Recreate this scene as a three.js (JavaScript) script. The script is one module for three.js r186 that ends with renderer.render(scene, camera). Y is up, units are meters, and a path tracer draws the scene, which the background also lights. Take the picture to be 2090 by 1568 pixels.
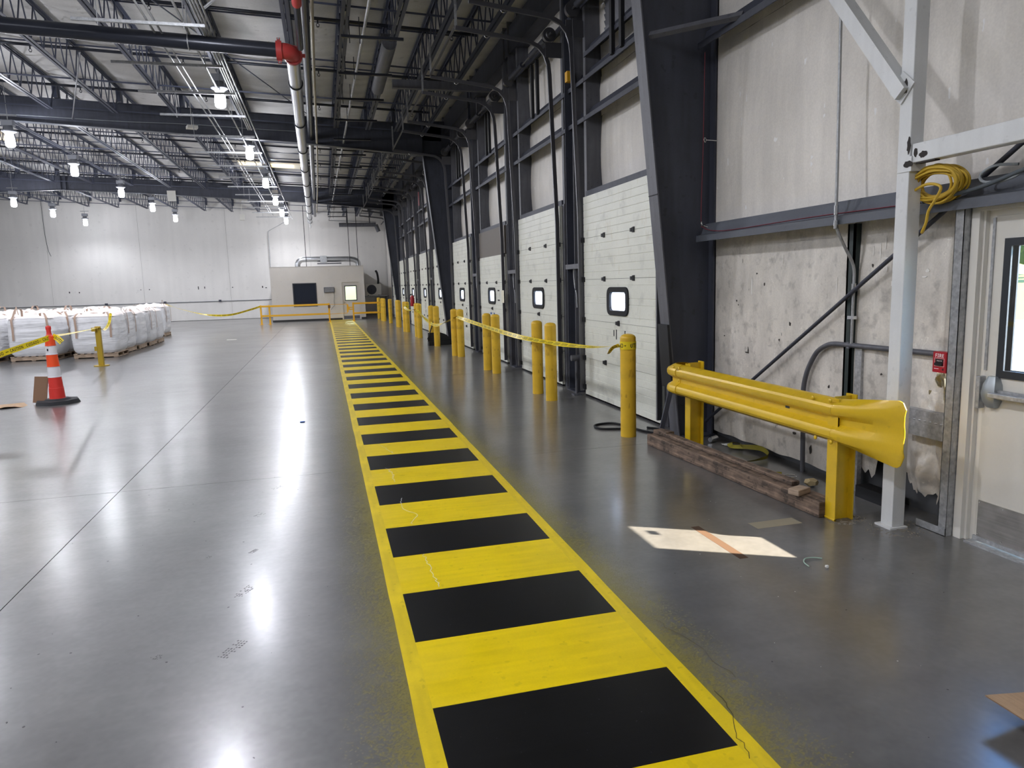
import * as THREE from 'three';
import { mergeGeometries, mergeVertices, toCreasedNormals } from 'three/addons/utils/BufferGeometryUtils.js';
import { RoundedBoxGeometry } from 'three/addons/geometries/RoundedBoxGeometry.js';
import { Sky } from 'three/addons/objects/Sky.js';

// ------------------------------------------------------------------ camera, sky, sun, exposure
const scene = new THREE.Scene();
const camera = new THREE.PerspectiveCamera(2 * Math.atan(784 / 1449) * 180 / Math.PI, 2090 / 1568, 0.05, 300);
camera.position.set(0, 1.7, 0);
camera.rotation.set(-0.14168, -0.2545, -0.0287, 'YXZ');
const SUN = new THREE.Vector3(1.084, 1, 0.62).normalize();
const sky = new Sky(); sky.scale.setScalar(2000); scene.add(sky); sky.name = 'sky';
sky.material.uniforms.turbidity.value = 4; sky.material.uniforms.rayleigh.value = 1.6;
sky.material.uniforms.mieCoefficient.value = 0.005; sky.material.uniforms.mieDirectionalG.value = 0.7;
sky.material.uniforms.sunPosition.value.copy(SUN);
scene.backgroundIntensity = 1.6;
const sun = new THREE.DirectionalLight(0xfff1da, 42); sun.position.copy(SUN).multiplyScalar(60); sun.castShadow = true;
sun.shadow.mapSize.set(2048, 2048); Object.assign(sun.shadow.camera, { left: -45, right: 45, top: 45, bottom: -45, near: 1, far: 160 });
sun.target.position.set(0, 0, -15); sun.position.add(sun.target.position); scene.add(sun, sun.target); sun.name = 'sun';
const LAMP_CD = 24, LAMP_COLOR = 0xf3f5ff;
const renderer = new THREE.WebGLRenderer({ antialias: true });
renderer.toneMapping = THREE.LinearToneMapping; renderer.toneMappingExposure = 1.12; renderer.shadowMap.enabled = true;

// ------------------------------------------------------------------ helpers
let seed = 7; const rnd = () => { seed = (seed * 1664525 + 1013904223) >>> 0; return seed / 4294967296; };
const rr = (a, b) => a + (b - a) * rnd();
const V = (x, y, z) => new THREE.Vector3(x, y, z);
const H = (n) => { n = Math.imul(n ^ (n >>> 15), 2246822519); n = Math.imul(n ^ (n >>> 13), 3266489917); return ((n ^ (n >>> 16)) >>> 0) / 4294967296; };
// value noise on a lattice that wraps after p cells
function vn(x, y, p, s) {
  const xi = Math.floor(x), yi = Math.floor(y); let fx = x - xi, fy = y - yi; fx = fx * fx * (3 - 2 * fx); fy = fy * fy * (3 - 2 * fy);
  const q = (a, b) => H((((a % p) + p) % p) * 7919 + (((b % p) + p) % p) * 104729 + s * 15485863);
  const a = q(xi, yi), b = q(xi + 1, yi), c = q(xi, yi + 1), d = q(xi + 1, yi + 1);
  return a + (b - a) * fx + (c - a) * fy + (a - b - c + d) * fx * fy;
}
const fbm = (u, v, p, o, s) => { let t = 0, a = 0.5, n = 0; for (let i = 0; i < o; i++) { t += a * vn(u * p, v * p, p, s + i); n += a; a *= 0.55; p *= 2; } return t / n; };
function vn2(x, y, px, py, s) {
  const xi = Math.floor(x), yi = Math.floor(y); let fx = x - xi, fy = y - yi; fx = fx * fx * (3 - 2 * fx); fy = fy * fy * (3 - 2 * fy);
  const q = (a, b) => H((((a % px) + px) % px) * 7919 + (((b % py) + py) % py) * 104729 + s * 15485863);
  const a = q(xi, yi), b = q(xi + 1, yi), c = q(xi, yi + 1), d = q(xi + 1, yi + 1);
  return a + (b - a) * fx + (c - a) * fy + (a - b - c + d) * fx * fy;
}
const fb2 = (u, v, pu, pv, o, s) => { let t = 0, a = 0.5, n = 0; for (let i = 0; i < o; i++) { t += a * vn2(u * pu, v * pv, pu, pv, s + i); n += a; a *= 0.55; pu *= 2; pv *= 2; } return t / n; };
function tex(w, h, fn, srgb, tile, tileY = tile) {
  const d = new Uint8Array(w * h * 4);
  for (let j = 0; j < h; j++) for (let i = 0; i < w; i++) {
    const c = fn(i / w, j / h, i, j), k = (j * w + i) * 4; const g = typeof c === 'number';
    d[k] = Math.max(0, Math.min(255, g ? c : c[0])); d[k + 1] = Math.max(0, Math.min(255, g ? c : c[1])); d[k + 2] = Math.max(0, Math.min(255, g ? c : c[2])); d[k + 3] = 255;
  }
  const t = new THREE.DataTexture(d, w, h); t.wrapS = t.wrapT = THREE.RepeatWrapping; t.magFilter = THREE.LinearFilter; t.minFilter = THREE.LinearMipmapLinearFilter; t.generateMipmaps = true;
  if (srgb) t.colorSpace = THREE.SRGBColorSpace; t.repeat.set(1 / tile, 1 / tileY); t.needsUpdate = true; return t;
}
function canvasTex(w, h, draw) { const c = document.createElement('canvas'); c.width = w; c.height = h; draw(c.getContext('2d'), w, h); const t = new THREE.CanvasTexture(c); t.colorSpace = THREE.SRGBColorSpace; t.wrapS = THREE.RepeatWrapping; return t; }
const std = (color, roughness = 0.6, metalness = 0, extra = {}) => new THREE.MeshStandardMaterial({ color, roughness, metalness, ...extra });
const N = (g) => { if (g.index) g = g.toNonIndexed(); for (const k of Object.keys(g.attributes)) if (!['position', 'normal', 'uv'].includes(k)) g.deleteAttribute(k); if (!g.attributes.uv) g.setAttribute('uv', new THREE.BufferAttribute(new Float32Array(g.attributes.position.count * 2), 2)); g.morphAttributes = {}; g.clearGroups(); return g; };
function boxUV(g) {   // uv in metres, by the way each face points
  const p = g.attributes.position, n = g.attributes.normal, uv = g.attributes.uv;
  for (let i = 0; i < p.count; i++) {
    const ax = Math.abs(n.getX(i)), ay = Math.abs(n.getY(i)), az = Math.abs(n.getZ(i));
    if (ay >= ax && ay >= az) uv.setXY(i, p.getX(i), p.getZ(i)); else if (ax >= az) uv.setXY(i, p.getZ(i), p.getY(i)); else uv.setXY(i, p.getX(i), p.getY(i));
  } return g;
}
const merge = (gs, keepUV) => { const g = mergeGeometries([].concat(gs).map(N), false); return keepUV ? g : boxUV(g); };
const taken = {};
const numbered = (n) => { const k = taken[n] = (taken[n] ?? -1) + 1; return k ? n + '_' + String(k).padStart(3, '0') : n; };
function mesh(name, gs, mat, parent, keepUV) {
  const m = new THREE.Mesh(gs.isBufferGeometry && keepUV === 'raw' ? gs : merge(gs, keepUV), mat); m.name = name; m.castShadow = m.receiveShadow = true; parent.add(m); return m;
}
const part = (name, gs, mat, parent, keepUV) => mesh(name, gs, mat, parent, keepUV);
function tag(o, label, category, group, kind) { o.userData.label = label; o.userData.category = category; if (group) o.userData.group = group; if (kind) o.userData.kind = kind; return o; }
function thing(name, label, category, pos = [0, 0, 0], group, kind) { const o = new THREE.Group(); o.name = numbered(name); o.position.set(...pos); scene.add(o); return tag(o, label, category, group, kind); }
const solo = (name, gs, mat, label, category, group, kind, keepUV) => tag(mesh(numbered(name), gs, mat, scene, keepUV), label, category, group, kind);
const STR = 'structure';
const B = (w, h, d, x = 0, y = 0, z = 0, rx = 0, ry = 0, rz = 0) => { const g = new THREE.BoxGeometry(w, h, d); if (rx) g.rotateX(rx); if (rz) g.rotateZ(rz); if (ry) g.rotateY(ry); return g.translate(x, y, z); };
const BB = (x0, x1, y0, y1, z0, z1) => B(Math.abs(x1 - x0), Math.abs(y1 - y0), Math.abs(z1 - z0), (x0 + x1) / 2, (y0 + y1) / 2, (z0 + z1) / 2);
const RB = (w, h, d, r, x = 0, y = 0, z = 0, s = 2) => new RoundedBoxGeometry(w, h, d, s, r).translate(x, y, z);
function C(p, q, r, r2 = r, seg = 12) { p = V(...p); q = V(...q); const d = q.clone().sub(p), g = new THREE.CylinderGeometry(r2, r, d.length(), seg); g.applyQuaternion(new THREE.Quaternion().setFromUnitVectors(V(0, 1, 0), d.clone().normalize())); return g.translate(...p.add(q).multiplyScalar(0.5).toArray()); }
function bar(p, q, w, h) { p = V(...p); q = V(...q); const d = q.clone().sub(p), g = new THREE.BoxGeometry(w, d.length(), h); g.applyQuaternion(new THREE.Quaternion().setFromUnitVectors(V(0, 1, 0), d.clone().normalize())); return g.translate(...p.add(q).multiplyScalar(0.5).toArray()); }
const T = (pts, r, n = 40, rs = 8, closed = false, ten = 0.5) => new THREE.TubeGeometry(new THREE.CatmullRomCurve3(pts.map((p) => V(...p)), closed, 'catmullrom', ten), n, r, rs, closed);
function prism(pts, z0, z1) { const s = new THREE.Shape(pts.map(([x, y]) => new THREE.Vector2(x, y))); const g = new THREE.ExtrudeGeometry(s, { depth: Math.abs(z1 - z0), bevelEnabled: false, steps: 1 }); return g.translate(0, 0, Math.min(z0, z1)); }
const lathe = (pts, seg = 24) => new THREE.LatheGeometry(pts.map(([r, y]) => new THREE.Vector2(r, y)), seg);
// a skin over rings of points (same count each), ends capped on request
function loft(rings, caps = true, crease = 0.6) {
  const n = rings[0].length, pos = [], idx = [];
  for (const r of rings) for (const p of r) pos.push(p[0], p[1], p[2]);
  for (let i = 0; i < rings.length - 1; i++) for (let j = 0; j < n; j++) { const a = i * n + j, b = i * n + (j + 1) % n, c = a + n, d = b + n; idx.push(a, c, b, b, c, d); }
  if (caps) for (const i of [0, rings.length - 1]) { const half = n / 2; for (let j = 0; j < half - 1; j++) { const a = i * n + j, b = i * n + j + 1, c = i * n + n - 1 - j, d = i * n + n - 2 - j; idx.push(a, b, c, b, d, c); } }
  const g = new THREE.BufferGeometry(); g.setAttribute('position', new THREE.Float32BufferAttribute(pos, 3)); g.setIndex(idx); return toCreasedNormals(g, crease);
}
// a bent sheet: f(u, v) -> [x, y, z, uvx, uvy]; skip(u, v) leaves cells out
function sheet(nu, nv, f, skip) {
  const pos = [], uv = [], idx = [];
  for (let j = 0; j <= nv; j++) for (let i = 0; i <= nu; i++) { const q = f(i / nu, j / nv); pos.push(q[0], q[1], q[2]); uv.push(q[3] ?? 0, q[4] ?? 0); }
  for (let j = 0; j < nv; j++) for (let i = 0; i < nu; i++) { if (skip && skip((i + 0.5) / nu, (j + 0.5) / nv)) continue; const a = j * (nu + 1) + i, b = a + 1, c = a + nu + 1, d = c + 1; idx.push(a, b, c, b, d, c); }
  const g = new THREE.BufferGeometry(); g.setAttribute('position', new THREE.Float32BufferAttribute(pos, 3)); g.setAttribute('uv', new THREE.Float32BufferAttribute(uv, 2)); g.setIndex(idx); g.computeVertexNormals(); return g;
}
const roofY = (x) => 6.84 - 0.041 * x, rafterTop = (x) => 6.4 - 0.041 * x;
const ORD = ['first', 'second', 'third', 'fourth', 'fifth', 'sixth', 'seventh', 'eighth', 'ninth', 'tenth', 'eleventh', 'twelfth', 'thirteenth', 'fourteenth', 'fifteenth', 'sixteenth', 'seventeenth', 'eighteenth'];

// ------------------------------------------------------------------ materials
const floorTile = 7;
const floorC = tex(1400, 1400, (u, v) => {
  const a = fbm(u, v, 5, 6, 1), b = fbm(u, v, 40, 4, 20), c = vn(u * 350, v * 350, 350, 5);
  let g = 94 + (a - 0.5) * 34 + (b - 0.5) * 16 + (c - 0.5) * 7;
  const tr = vn(u * 9 + 2 * fbm(u, v, 6, 2, 44), v * 160, 160, 40); g += (tr - 0.5) * 5;
  return [g, g * 0.992, g * 0.975];
}, true, floorTile);
const floorR = tex(1024, 1024, (u, v) => Math.max(73, 78 + (fbm(u, v, 7, 6, 91) - 0.5) * 26 + (vn(u * 300, v * 300, 300, 9) - 0.5) * 8), false, floorTile);
const floorB = tex(1024, 1024, (u, v) => 128 + (fb2(u, v, 14, 28, 5, 130) - 0.5) * 170, false, 2.4);
const M = {};
M.floor = new THREE.MeshPhysicalMaterial({ map: floorC, roughnessMap: floorR, roughness: 1.0, bumpMap: floorB, bumpScale: 0.0006, specularIntensity: 1, clearcoat: 0.55, clearcoatRoughness: 0.17 });
const scuff = (base, amt, sx, sy, sd) => (u, v) => {
  const a = fbm(u, v, 6, 5, sd), st = vn2(u * sx, v * sy, sx, sy, sd + 3), f = vn(u * 220, v * 220, 220, sd + 9), w = fbm(u, v, 26, 3, sd + 17);
  let k = 1 + (a - 0.5) * amt + (st - 0.5) * amt * 0.55 + (f - 0.5) * amt * 0.25; if (w > 0.78) k -= amt * 0.6; return base.map((c) => c * k);
};
M.paintY = std(0xffffff, 0.33, 0, { map: tex(512, 512, scuff([233, 203, 6], 0.09, 6, 60, 11), true, 1.3), roughnessMap: tex(256, 256, (u, v) => 150 + 70 * (fbm(u, v, 9, 4, 3) - 0.5), false, 1.1), roughness: 0.56 });
M.paintY2 = std(0xffffff, 0.33, 0, { map: tex(256, 256, scuff([222, 194, 22], 0.12, 40, 6, 14), true, 0.8) });
M.paintK = std(0xffffff, 0.3, 0, { map: tex(512, 512, (u, v) => { const a = fbm(u, v, 8, 5, 61), s = vn2(u * 4, v * 90, 4, 90, 8); let g = 13 + (a - 0.5) * 9 + (s - 0.5) * 5; if (H(Math.floor(u * 400) * 977 + Math.floor(v * 400)) > 0.9994) g = 90; return [g, g, g * 1.06]; }, true, 1.2) });
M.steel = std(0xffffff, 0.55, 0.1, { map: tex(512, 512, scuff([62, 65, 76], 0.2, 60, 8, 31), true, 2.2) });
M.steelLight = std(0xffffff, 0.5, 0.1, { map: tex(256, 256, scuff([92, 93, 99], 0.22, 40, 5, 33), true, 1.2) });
M.steelGirt = std(0xffffff, 0.5, 0.1, { map: tex(256, 256, scuff([84, 88, 96], 0.18, 6, 40, 35), true, 1.6) });
M.joist = std(0x464b5c, 0.5, 0.15);
M.track = std(0x6a6a6e, 0.42, 0.75);
M.black = std(0x15161a, 0.6);
M.rubber = std(0x1c1d20, 0.8);
M.galv = std(0xffffff, 0.42, 0.4, { map: tex(256, 256, (u, v) => { const a = fbm(u, v, 16, 3, 77); const g = 168 + (a - 0.5) * 60; return [g, g * 1.01, g * 1.02]; }, true, 0.35) });
M.silver = std(0xc9ccd0, 0.28, 0.9);
M.chrome = std(0xe2e4e6, 0.16, 1);
M.blackPipe = std(0x2a2d36, 0.28, 0.3);
M.red = std(0xb23a38, 0.45);
M.redDeep = std(0xb3202c, 0.42);
M.white = std(0xe6e6e2, 0.5);
M.offwhite = std(0xd9d7cf, 0.6);
M.ivory = std(0xe9e4cb, 0.5);
M.wallBack = std(0xffffff, 0.62, 0, { map: tex(512, 512, scuff([212, 210, 206], 0.05, 40, 3, 51), true, 6) });
M.office = std(0xffffff, 0.75, 0, { map: tex(256, 256, scuff([201, 196, 188], 0.04, 6, 6, 52), true, 3) });
const insU = (u, v) => { const st = fb2(u, v, 24, 3, 4, 5), a = fbm(u, v, 5, 5, 7), f = vn(u * 260, v * 260, 260, 2), p = fbm(u, v, 22, 3, 13), q = vn2(u * 70, v * 9, 70, 9, 23); let k = 0.985 + (st - 0.5) * 0.1 + (a - 0.5) * 0.12 + (f - 0.5) * 0.04; let c = [227 * k, 222 * k, 214 * k]; if (q > 0.9 && p > 0.66) c = [240, 239, 237]; return c; };
const insL = (u, v) => { const st = fb2(u, v, 30, 7, 4, 105), a = fbm(u, v, 6, 6, 107), f = vn(u * 260, v * 260, 260, 102), p = fbm(u, v, 30, 4, 113), q = vn2(u * 16, v * 60, 16, 60, 123), sc = Math.abs(fbm(u, v, 14, 4, 133) - 0.5), sp = vn(u * 120, v * 120, 120, 144); const dk = Math.max(0, p - 0.58) * 0.55; let k = 0.96 + (st - 0.5) * 0.14 + (a - 0.5) * 0.22 + (f - 0.5) * 0.05 - dk; let c = [222 * k, 216 * k, 206 * k]; if (sc < 0.0035 && a > 0.5) c = c.map((x) => Math.min(240, x * 1.1)); return c; };
const insBump = tex(512, 512, (u, v) => 128 + (fb2(u, v, 20, 5, 5, 205) - 0.5) * 160 + (fbm(u, v, 14, 4, 305) - 0.5) * 60, false, 2.2);
M.insU = std(0xffffff, 0.5, 0, { map: tex(1024, 1024, insU, true, 2.6), bumpMap: insBump, bumpScale: 0.012, side: THREE.DoubleSide });
M.insL = std(0xffffff, 0.36, 0, { map: tex(1024, 1024, insL, true, 2.3), bumpMap: insBump, bumpScale: 0.012, side: THREE.DoubleSide });
M.insRoof = std(0xffffff, 0.6, 0, { map: tex(512, 512, scuff([192, 191, 188], 0.16, 4, 30, 161), true, 5), side: THREE.DoubleSide });
M.siding = std(0x5b5d60, 0.6, 0.3);
M.exterior = std(0xb9bbb8, 0.7);
M.doorPanel = std(0xffffff, 0.42, 0, { map: tex(1024, 1024, (u, v) => { const a = fbm(u, v, 5, 6, 301), st = fb2(u + 0.02 * a, v, 40, 12, 4, 305), p = fbm(u, v, 16, 5, 309), f = vn(u * 300, v * 300, 300, 311), sp = vn(u * 90, v * 90, 90, 317); let k = 0.985 + (a - 0.5) * 0.1 + (f - 0.5) * 0.025 - Math.max(0, p - 0.6) * 0.4; let c = [226 * k, 227 * k, 215 * k]; if (st > 0.66) { const q = Math.min(1, (st - 0.66) * 9) * Math.max(0, Math.min(1, (a - 0.48) * 9)); c = [c[0] * (1 - 0.035 * q), c[1] * (1 - 0.05 * q), c[2] * (1 - 0.07 * q)]; } if (sp > 0.985 && p > 0.6) c = c.map((x) => x * 0.8); return c; }, true, 2.9) });
M.doorGrey = std(0x6b645c, 0.6);
M.bollard = std(0xffffff, 0.42, 0, { map: tex(512, 512, (u, v) => { const a = fbm(u, v, 8, 5, 401), p = fb2(u, v, 26, 8, 4, 405), sp = vn(u * 80, v * 40, 80, 409); let k = 0.98 + (a - 0.5) * 0.12; let c = [224 * k, 180 * k, 44 * k]; if (p > 0.7) { const q = 0.55 * Math.min(1, (p - 0.7) * 8); c = [c[0] * (1 - 0.25 * q), c[1] * (1 - 0.3 * q), c[2] * (1 - 0.3 * q)]; } if (sp > 0.992) c = [c[0] * 0.75, c[1] * 0.7, c[2] * 0.7]; return c; }, true, 0.9) });
M.guard = std(0xffffff, 0.3, 0.05, { map: tex(256, 256, scuff([214, 177, 34], 0.09, 8, 30, 421), true, 1.2) });
M.rail = std(0xe3ab22, 0.42);
M.postOld = std(0xac8f1e, 0.5);
M.woodOld = std(0xffffff, 0.8, 0, { map: tex(512, 512, (u, v) => { const g = fb2(u, v, 4, 60, 4, 501), a = fbm(u, v, 8, 5, 505), f = vn2(u * 8, v * 240, 8, 240, 507); const d = fbm(u, v, 20, 4, 511); let k = 0.9 + (g - 0.5) * 0.75 + (a - 0.5) * 0.75 + (f - 0.5) * 0.16 - (d > 0.64 ? 0.2 : 0); return [122 * k, 102 * k, 86 * k]; }, true, 0.9) });
M.woodPale = std(0xffffff, 0.8, 0, { map: tex(256, 256, (u, v) => { const g = fb2(u, v, 3, 40, 4, 521), a = fbm(u, v, 8, 4, 525); const k = 0.95 + (g - 0.5) * 0.5 + (a - 0.5) * 0.3; return [176 * k, 154 * k, 132 * k]; }, true, 0.9) });
M.card = std(0xffffff, 0.85, 0, { map: tex(256, 256, scuff([178, 148, 116], 0.12, 60, 4, 531), true, 0.6), side: THREE.DoubleSide });
M.cardDark = std(0x7d5f49, 0.85, 0, { side: THREE.DoubleSide });
M.cone = std(0xf4521f, 0.45); M.coneRed = std(0xd8352c, 0.45); M.coneW = std(0xe4e2e6, 0.3);
M.bag = std(0xffffff, 0.55, 0, { map: tex(256, 256, (u, v) => { const a = fbm(u, v, 8, 4, 541), w = ((Math.floor(u * 128) + Math.floor(v * 128)) % 2) * 4; const g = 226 + (a - 0.5) * 18 - w; return [g, g, g * 1.005]; }, true, 1.1), bumpMap: tex(256, 256, (u, v) => 128 + (fb2(u, v, 3, 26, 3, 551) - 0.5) * 190, false, 1.3), bumpScale: 0.018, side: THREE.DoubleSide });
M.bagTop = std(0xefe6e0, 0.6, 0, { side: THREE.DoubleSide });
M.strap = std(0xb39a88, 0.8, 0, { side: THREE.DoubleSide });
M.lampCap = std(0x9a9da4, 0.45, 0.4);
M.bulb = new THREE.MeshStandardMaterial({ color: 0xffffff, emissive: 0xf6f8ff, emissiveIntensity: 15, roughness: 0.4 });
M.glass = new THREE.MeshPhysicalMaterial({ color: 0xffffff, transmission: 1, roughness: 0.02, thickness: 0, ior: 1.5 });
M.frost = new THREE.MeshPhysicalMaterial({ color: 0xeaf1ff, transmission: 0.75, roughness: 1, thickness: 0, ior: 1.4 });
M.skylight = new THREE.MeshPhysicalMaterial({ color: 0xfff0cf, transmission: 0.6, roughness: 0.95, thickness: 0 });
M.darkGlass = std(0x1b2230, 0.12, 0.1);
M.winFrame = std(0x23282f, 0.5);
M.doorLeaf = std(0xffffff, 0.5, 0, { map: tex(256, 256, scuff([216, 213, 204], 0.03, 6, 6, 601), true, 2) });
M.frame = std(0xe3e0d8, 0.45);
M.kick = std(0xffffff, 0.22, 0.9, { bumpMap: tex(128, 128, (u, v) => 255 * fbm(u, v, 3, 2, 615), false, 0.9), bumpScale: 0.012, map: tex(256, 256, (u, v) => { const a = fbm(u, v, 8, 5, 611), s = vn(u * 3, v * 120, 120, 613); const g = 176 + (a - 0.5) * 60 + (s - 0.5) * 20; return [g, g * 0.98, g * 0.95]; }, true, 0.8) });
M.whitePost = std(0xffffff, 0.42, 0, { map: tex(512, 512, scuff([216, 218, 218], 0.06, 40, 4, 621), true, 1.2) });
M.burn = std(0x35312f, 0.85);
M.hose = std(0xc9a632, 0.5);
M.cable = std(0x8e9498, 0.45); M.cableGrey = std(0x4f565c, 0.6);
M.foil = std(0xd9cfae, 0.24, 0.85, { side: THREE.DoubleSide });
M.duct = std(0xb9bbbd, 0.3, 0.9);
M.strapGreen = std(0x8d8426, 0.7, 0, { side: THREE.DoubleSide });
M.stain = std(0x2b2a2b, 0.5);
M.orangeShadow = std(0x46301d, 0.8);  // brown colour standing in for a shadow across the sun patch
M.dirt = std(0x7d776b, 0.95);
M.grass = std(0x666f22, 0.95); M.leaf = std(0x42592f, 0.9); M.concreteOut = std(0xb4b0a6, 0.9);
M.joint = std(0x3a3a3a, 0.9);

// ------------------------------------------------------------------ floor with its joints and paint
const floor = mesh('floor', BB(-24, 4.3, -0.4, -0.13, -45.9, 9), M.joint, scene); tag(floor, 'grey polished concrete warehouse floor with saw-cut joints', 'floor', null, STR);
{
  const xs = [-24, -19.8, -13.8, -7.82, -1.82, 4.3], zs = [9, 0.0, -6.65, -13.2, -19.8, -26.4, -33, -39.6, -45.9];
  for (let i = 0; i < xs.length - 1; i++) for (let j = 0; j < zs.length - 1; j++) part('slab', BB(xs[i] + 0.003, xs[i + 1] - 0.003, -0.13, 0, zs[j + 1] + (j === zs.length - 2 ? 0 : 0.0022), zs[j] - 0.0022), M.floor, floor);
  // hazard walkway: yellow edge lines, yellow bars and black bars, all thin coats of paint
  const edge = (x, side) => { const g = []; const n = 160, pts = []; for (let k = 0; k <= n; k++) { const z = 0.6 - (39.0 * k) / n; pts.push([x + side * (0.004 * (vn(z * 3.1, 0.5, 999, 3) - 0.5) * 2), z]); }
    for (let k = n; k >= 0; k--) pts.push([x - side * 0.075, 0.6 - (39.0 * k) / n]);
    const s = new THREE.Shape(pts.map(([a, b]) => new THREE.Vector2(a, -b))); const e = new THREE.ExtrudeGeometry(s, { depth: 0.002, bevelEnabled: false }); e.rotateX(-Math.PI / 2); g.push(e); return g; };
  part('yellow_edge_line', edge(0.248, -1), M.paintY2, floor); part('yellow_edge_line', edge(1.437, 1), M.paintY2, floor);
  for (let k = -1; k < 33; k++) {
    const z = -2.106 - k * 1.121, w = 0.562;
    part('black_bar', BB(0.32 + rr(-0.004, 0.004), 1.366 + rr(-0.003, 0.003), 0, 0.0018, z, z - w), M.paintK, floor);
    part('yellow_bar', BB(0.3, 1.386, 0, 0.0015, z - w, z - 1.121), M.paintY, floor);
  }
  const osA = tex(128, 512, (u, v, i, j) => { const d = Math.abs(u - 0.5) * 2, p = Math.pow(1 - d, 1.7) * (0.75 + 0.5 * fbm(u * 0.2, v, 24, 3, 15)); return H(i * 7331 + j * 911) < p * 0.85 ? 92 : 8 * p; }, false, 1);
  const osM = new THREE.MeshStandardMaterial({ color: 0xb5a51c, roughness: 0.35, alphaMap: osA, transparent: true });
  for (const [x, w] of [[0.24, 0.62], [1.44, 0.62]]) part('overspray', sheet(1, 40, (u, v) => [x + (u - 0.5) * w, 0.0008, 0.6 - v * 39, u, v * 39 / 2.4]), osM, floor, true);
  // hairline cracks in the paint
  const crack = (pts, w, m) => { const g = []; for (let i = 0; i < pts.length - 1; i++) { const [x, z] = pts[i], [a, b] = pts[i + 1], l = Math.hypot(a - x, b - z); g.push(B(w, 0.0006, l + w * 0.6, (x + a) / 2, 0.0024, (z + b) / 2, 0, Math.atan2(a - x, b - z))); } part('crack', g, m, floor); };
  const walk = (x, z, n, dx, dz, j) => { const o = [[x, z]]; for (let i = 0; i < n; i++) { x += dx + rr(-j, j); z += dz + rr(-j * 0.5, j * 0.5); o.push([x, z]); } return o; };
  crack(walk(0.53, -3.82, 26, -0.001, -0.021, 0.016), 0.0022, M.white); crack(walk(0.52, -4.95, 22, -0.003, -0.028, 0.02), 0.0022, M.white); crack(walk(0.5, -6.1, 18, 0.002, -0.03, 0.02), 0.0024, M.white); crack(walk(0.6, -7.2, 14, -0.006, -0.035, 0.02), 0.0024, M.white);
  crack(walk(1.36, -2.03, 14, 0.004, -0.03, 0.016), 0.0022, M.black); crack(walk(1.6, -2.5, 12, -0.006, -0.05, 0.02), 0.0016, M.stain);
  // rubber boot prints and spots
  const print_ = (x, z, a, s, n) => { const g = []; for (let i = 0; i < n; i++) for (let j = 0; j < 4; j++) if (rnd() > 0.38) g.push(B(rr(0.004, 0.011) * s, 0.0005, rr(0.006, 0.015) * s, (j - 1.5) * 0.016 * s, 0.0004, (i - n / 2) * 0.019 * s)); const m = merge(g); m.rotateY(a); m.translate(x, 0, z); part('boot_print', m, M.stain, floor); };
  print_(-0.545, -4.11, -0.5, 1.0, 9); print_(-0.53, -3.43, -0.5, 1.0, 9); print_(-0.55, -4.75, -0.6, 0.8, 6); print_(-0.58, -5.55, -0.7, 0.8, 6); print_(-0.86, -3.46, -0.4, 0.6, 4); print_(-0.82, -4.75, -0.4, 0.5, 4); print_(-0.5, -6.3, -1.0, 0.9, 6);
  const spots = (n, x0, x1, z0, z1, m, r0, r1) => { for (let i = 0; i < n; i++) { const r = rr(r0, r1), g = new THREE.CylinderGeometry(r, r, 0.0006, 7).scale(rr(0.6, 1.6), 1, rr(0.6, 1.5)); g.rotateY(rr(0, 3)).translate(rr(x0, x1), 0.0005, rr(z0, z1)); part('floor_speck', g, m, floor); } };
  spots(46, -1.8, 0.2, -7, -1.9, M.stain, 0.002, 0.006); spots(20, 1.5, 3.2, -5.5, -1.7, M.white, 0.001, 0.0026); spots(14, 1.5, 3.2, -3.6, -1.7, M.stain, 0.002, 0.005); spots(22, 0.4, 1.3, -4, -1.9, M.white, 0.001, 0.002);
  part('painted_shadow_strip', BB(2.345, 2.405, 0, 0.0006, -4.24, -3.64), M.orangeShadow, floor);  // shadow band in the sun patch, painted as a thin brown strip
  part('pale_patch', BB(2.75, 3.1, 0, 0.0006, -4.18, -4.06), std(0x948c78, 0.7), floor);  // pale rectangle on the floor near the guardrail
  const dust = (x, z, a, b, sd) => { const g = []; for (let i = 0; i < 160; i++) { const t = H(i * 31 + sd) * 6.283, r = Math.sqrt(H(i * 77 + sd)) , q = 0.003 + 0.013 * H(i * 13 + sd) * (1.1 - r); g.push(new THREE.CylinderGeometry(q * 0.6, q, 0.002, 6).scale(1.4, 1, 0.8).rotateY(t).translate(x + Math.cos(t) * r * a, 0.001, z + Math.sin(t) * r * b)); } const m = part('dust_patch', g, M.dirt, floor); m.userData.kind = 'stuff'; };
  dust(3.62, -3.76, 0.26, 0.16, 5); dust(3.42, -4.02, 0.15, 0.1, 9);
}

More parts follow.
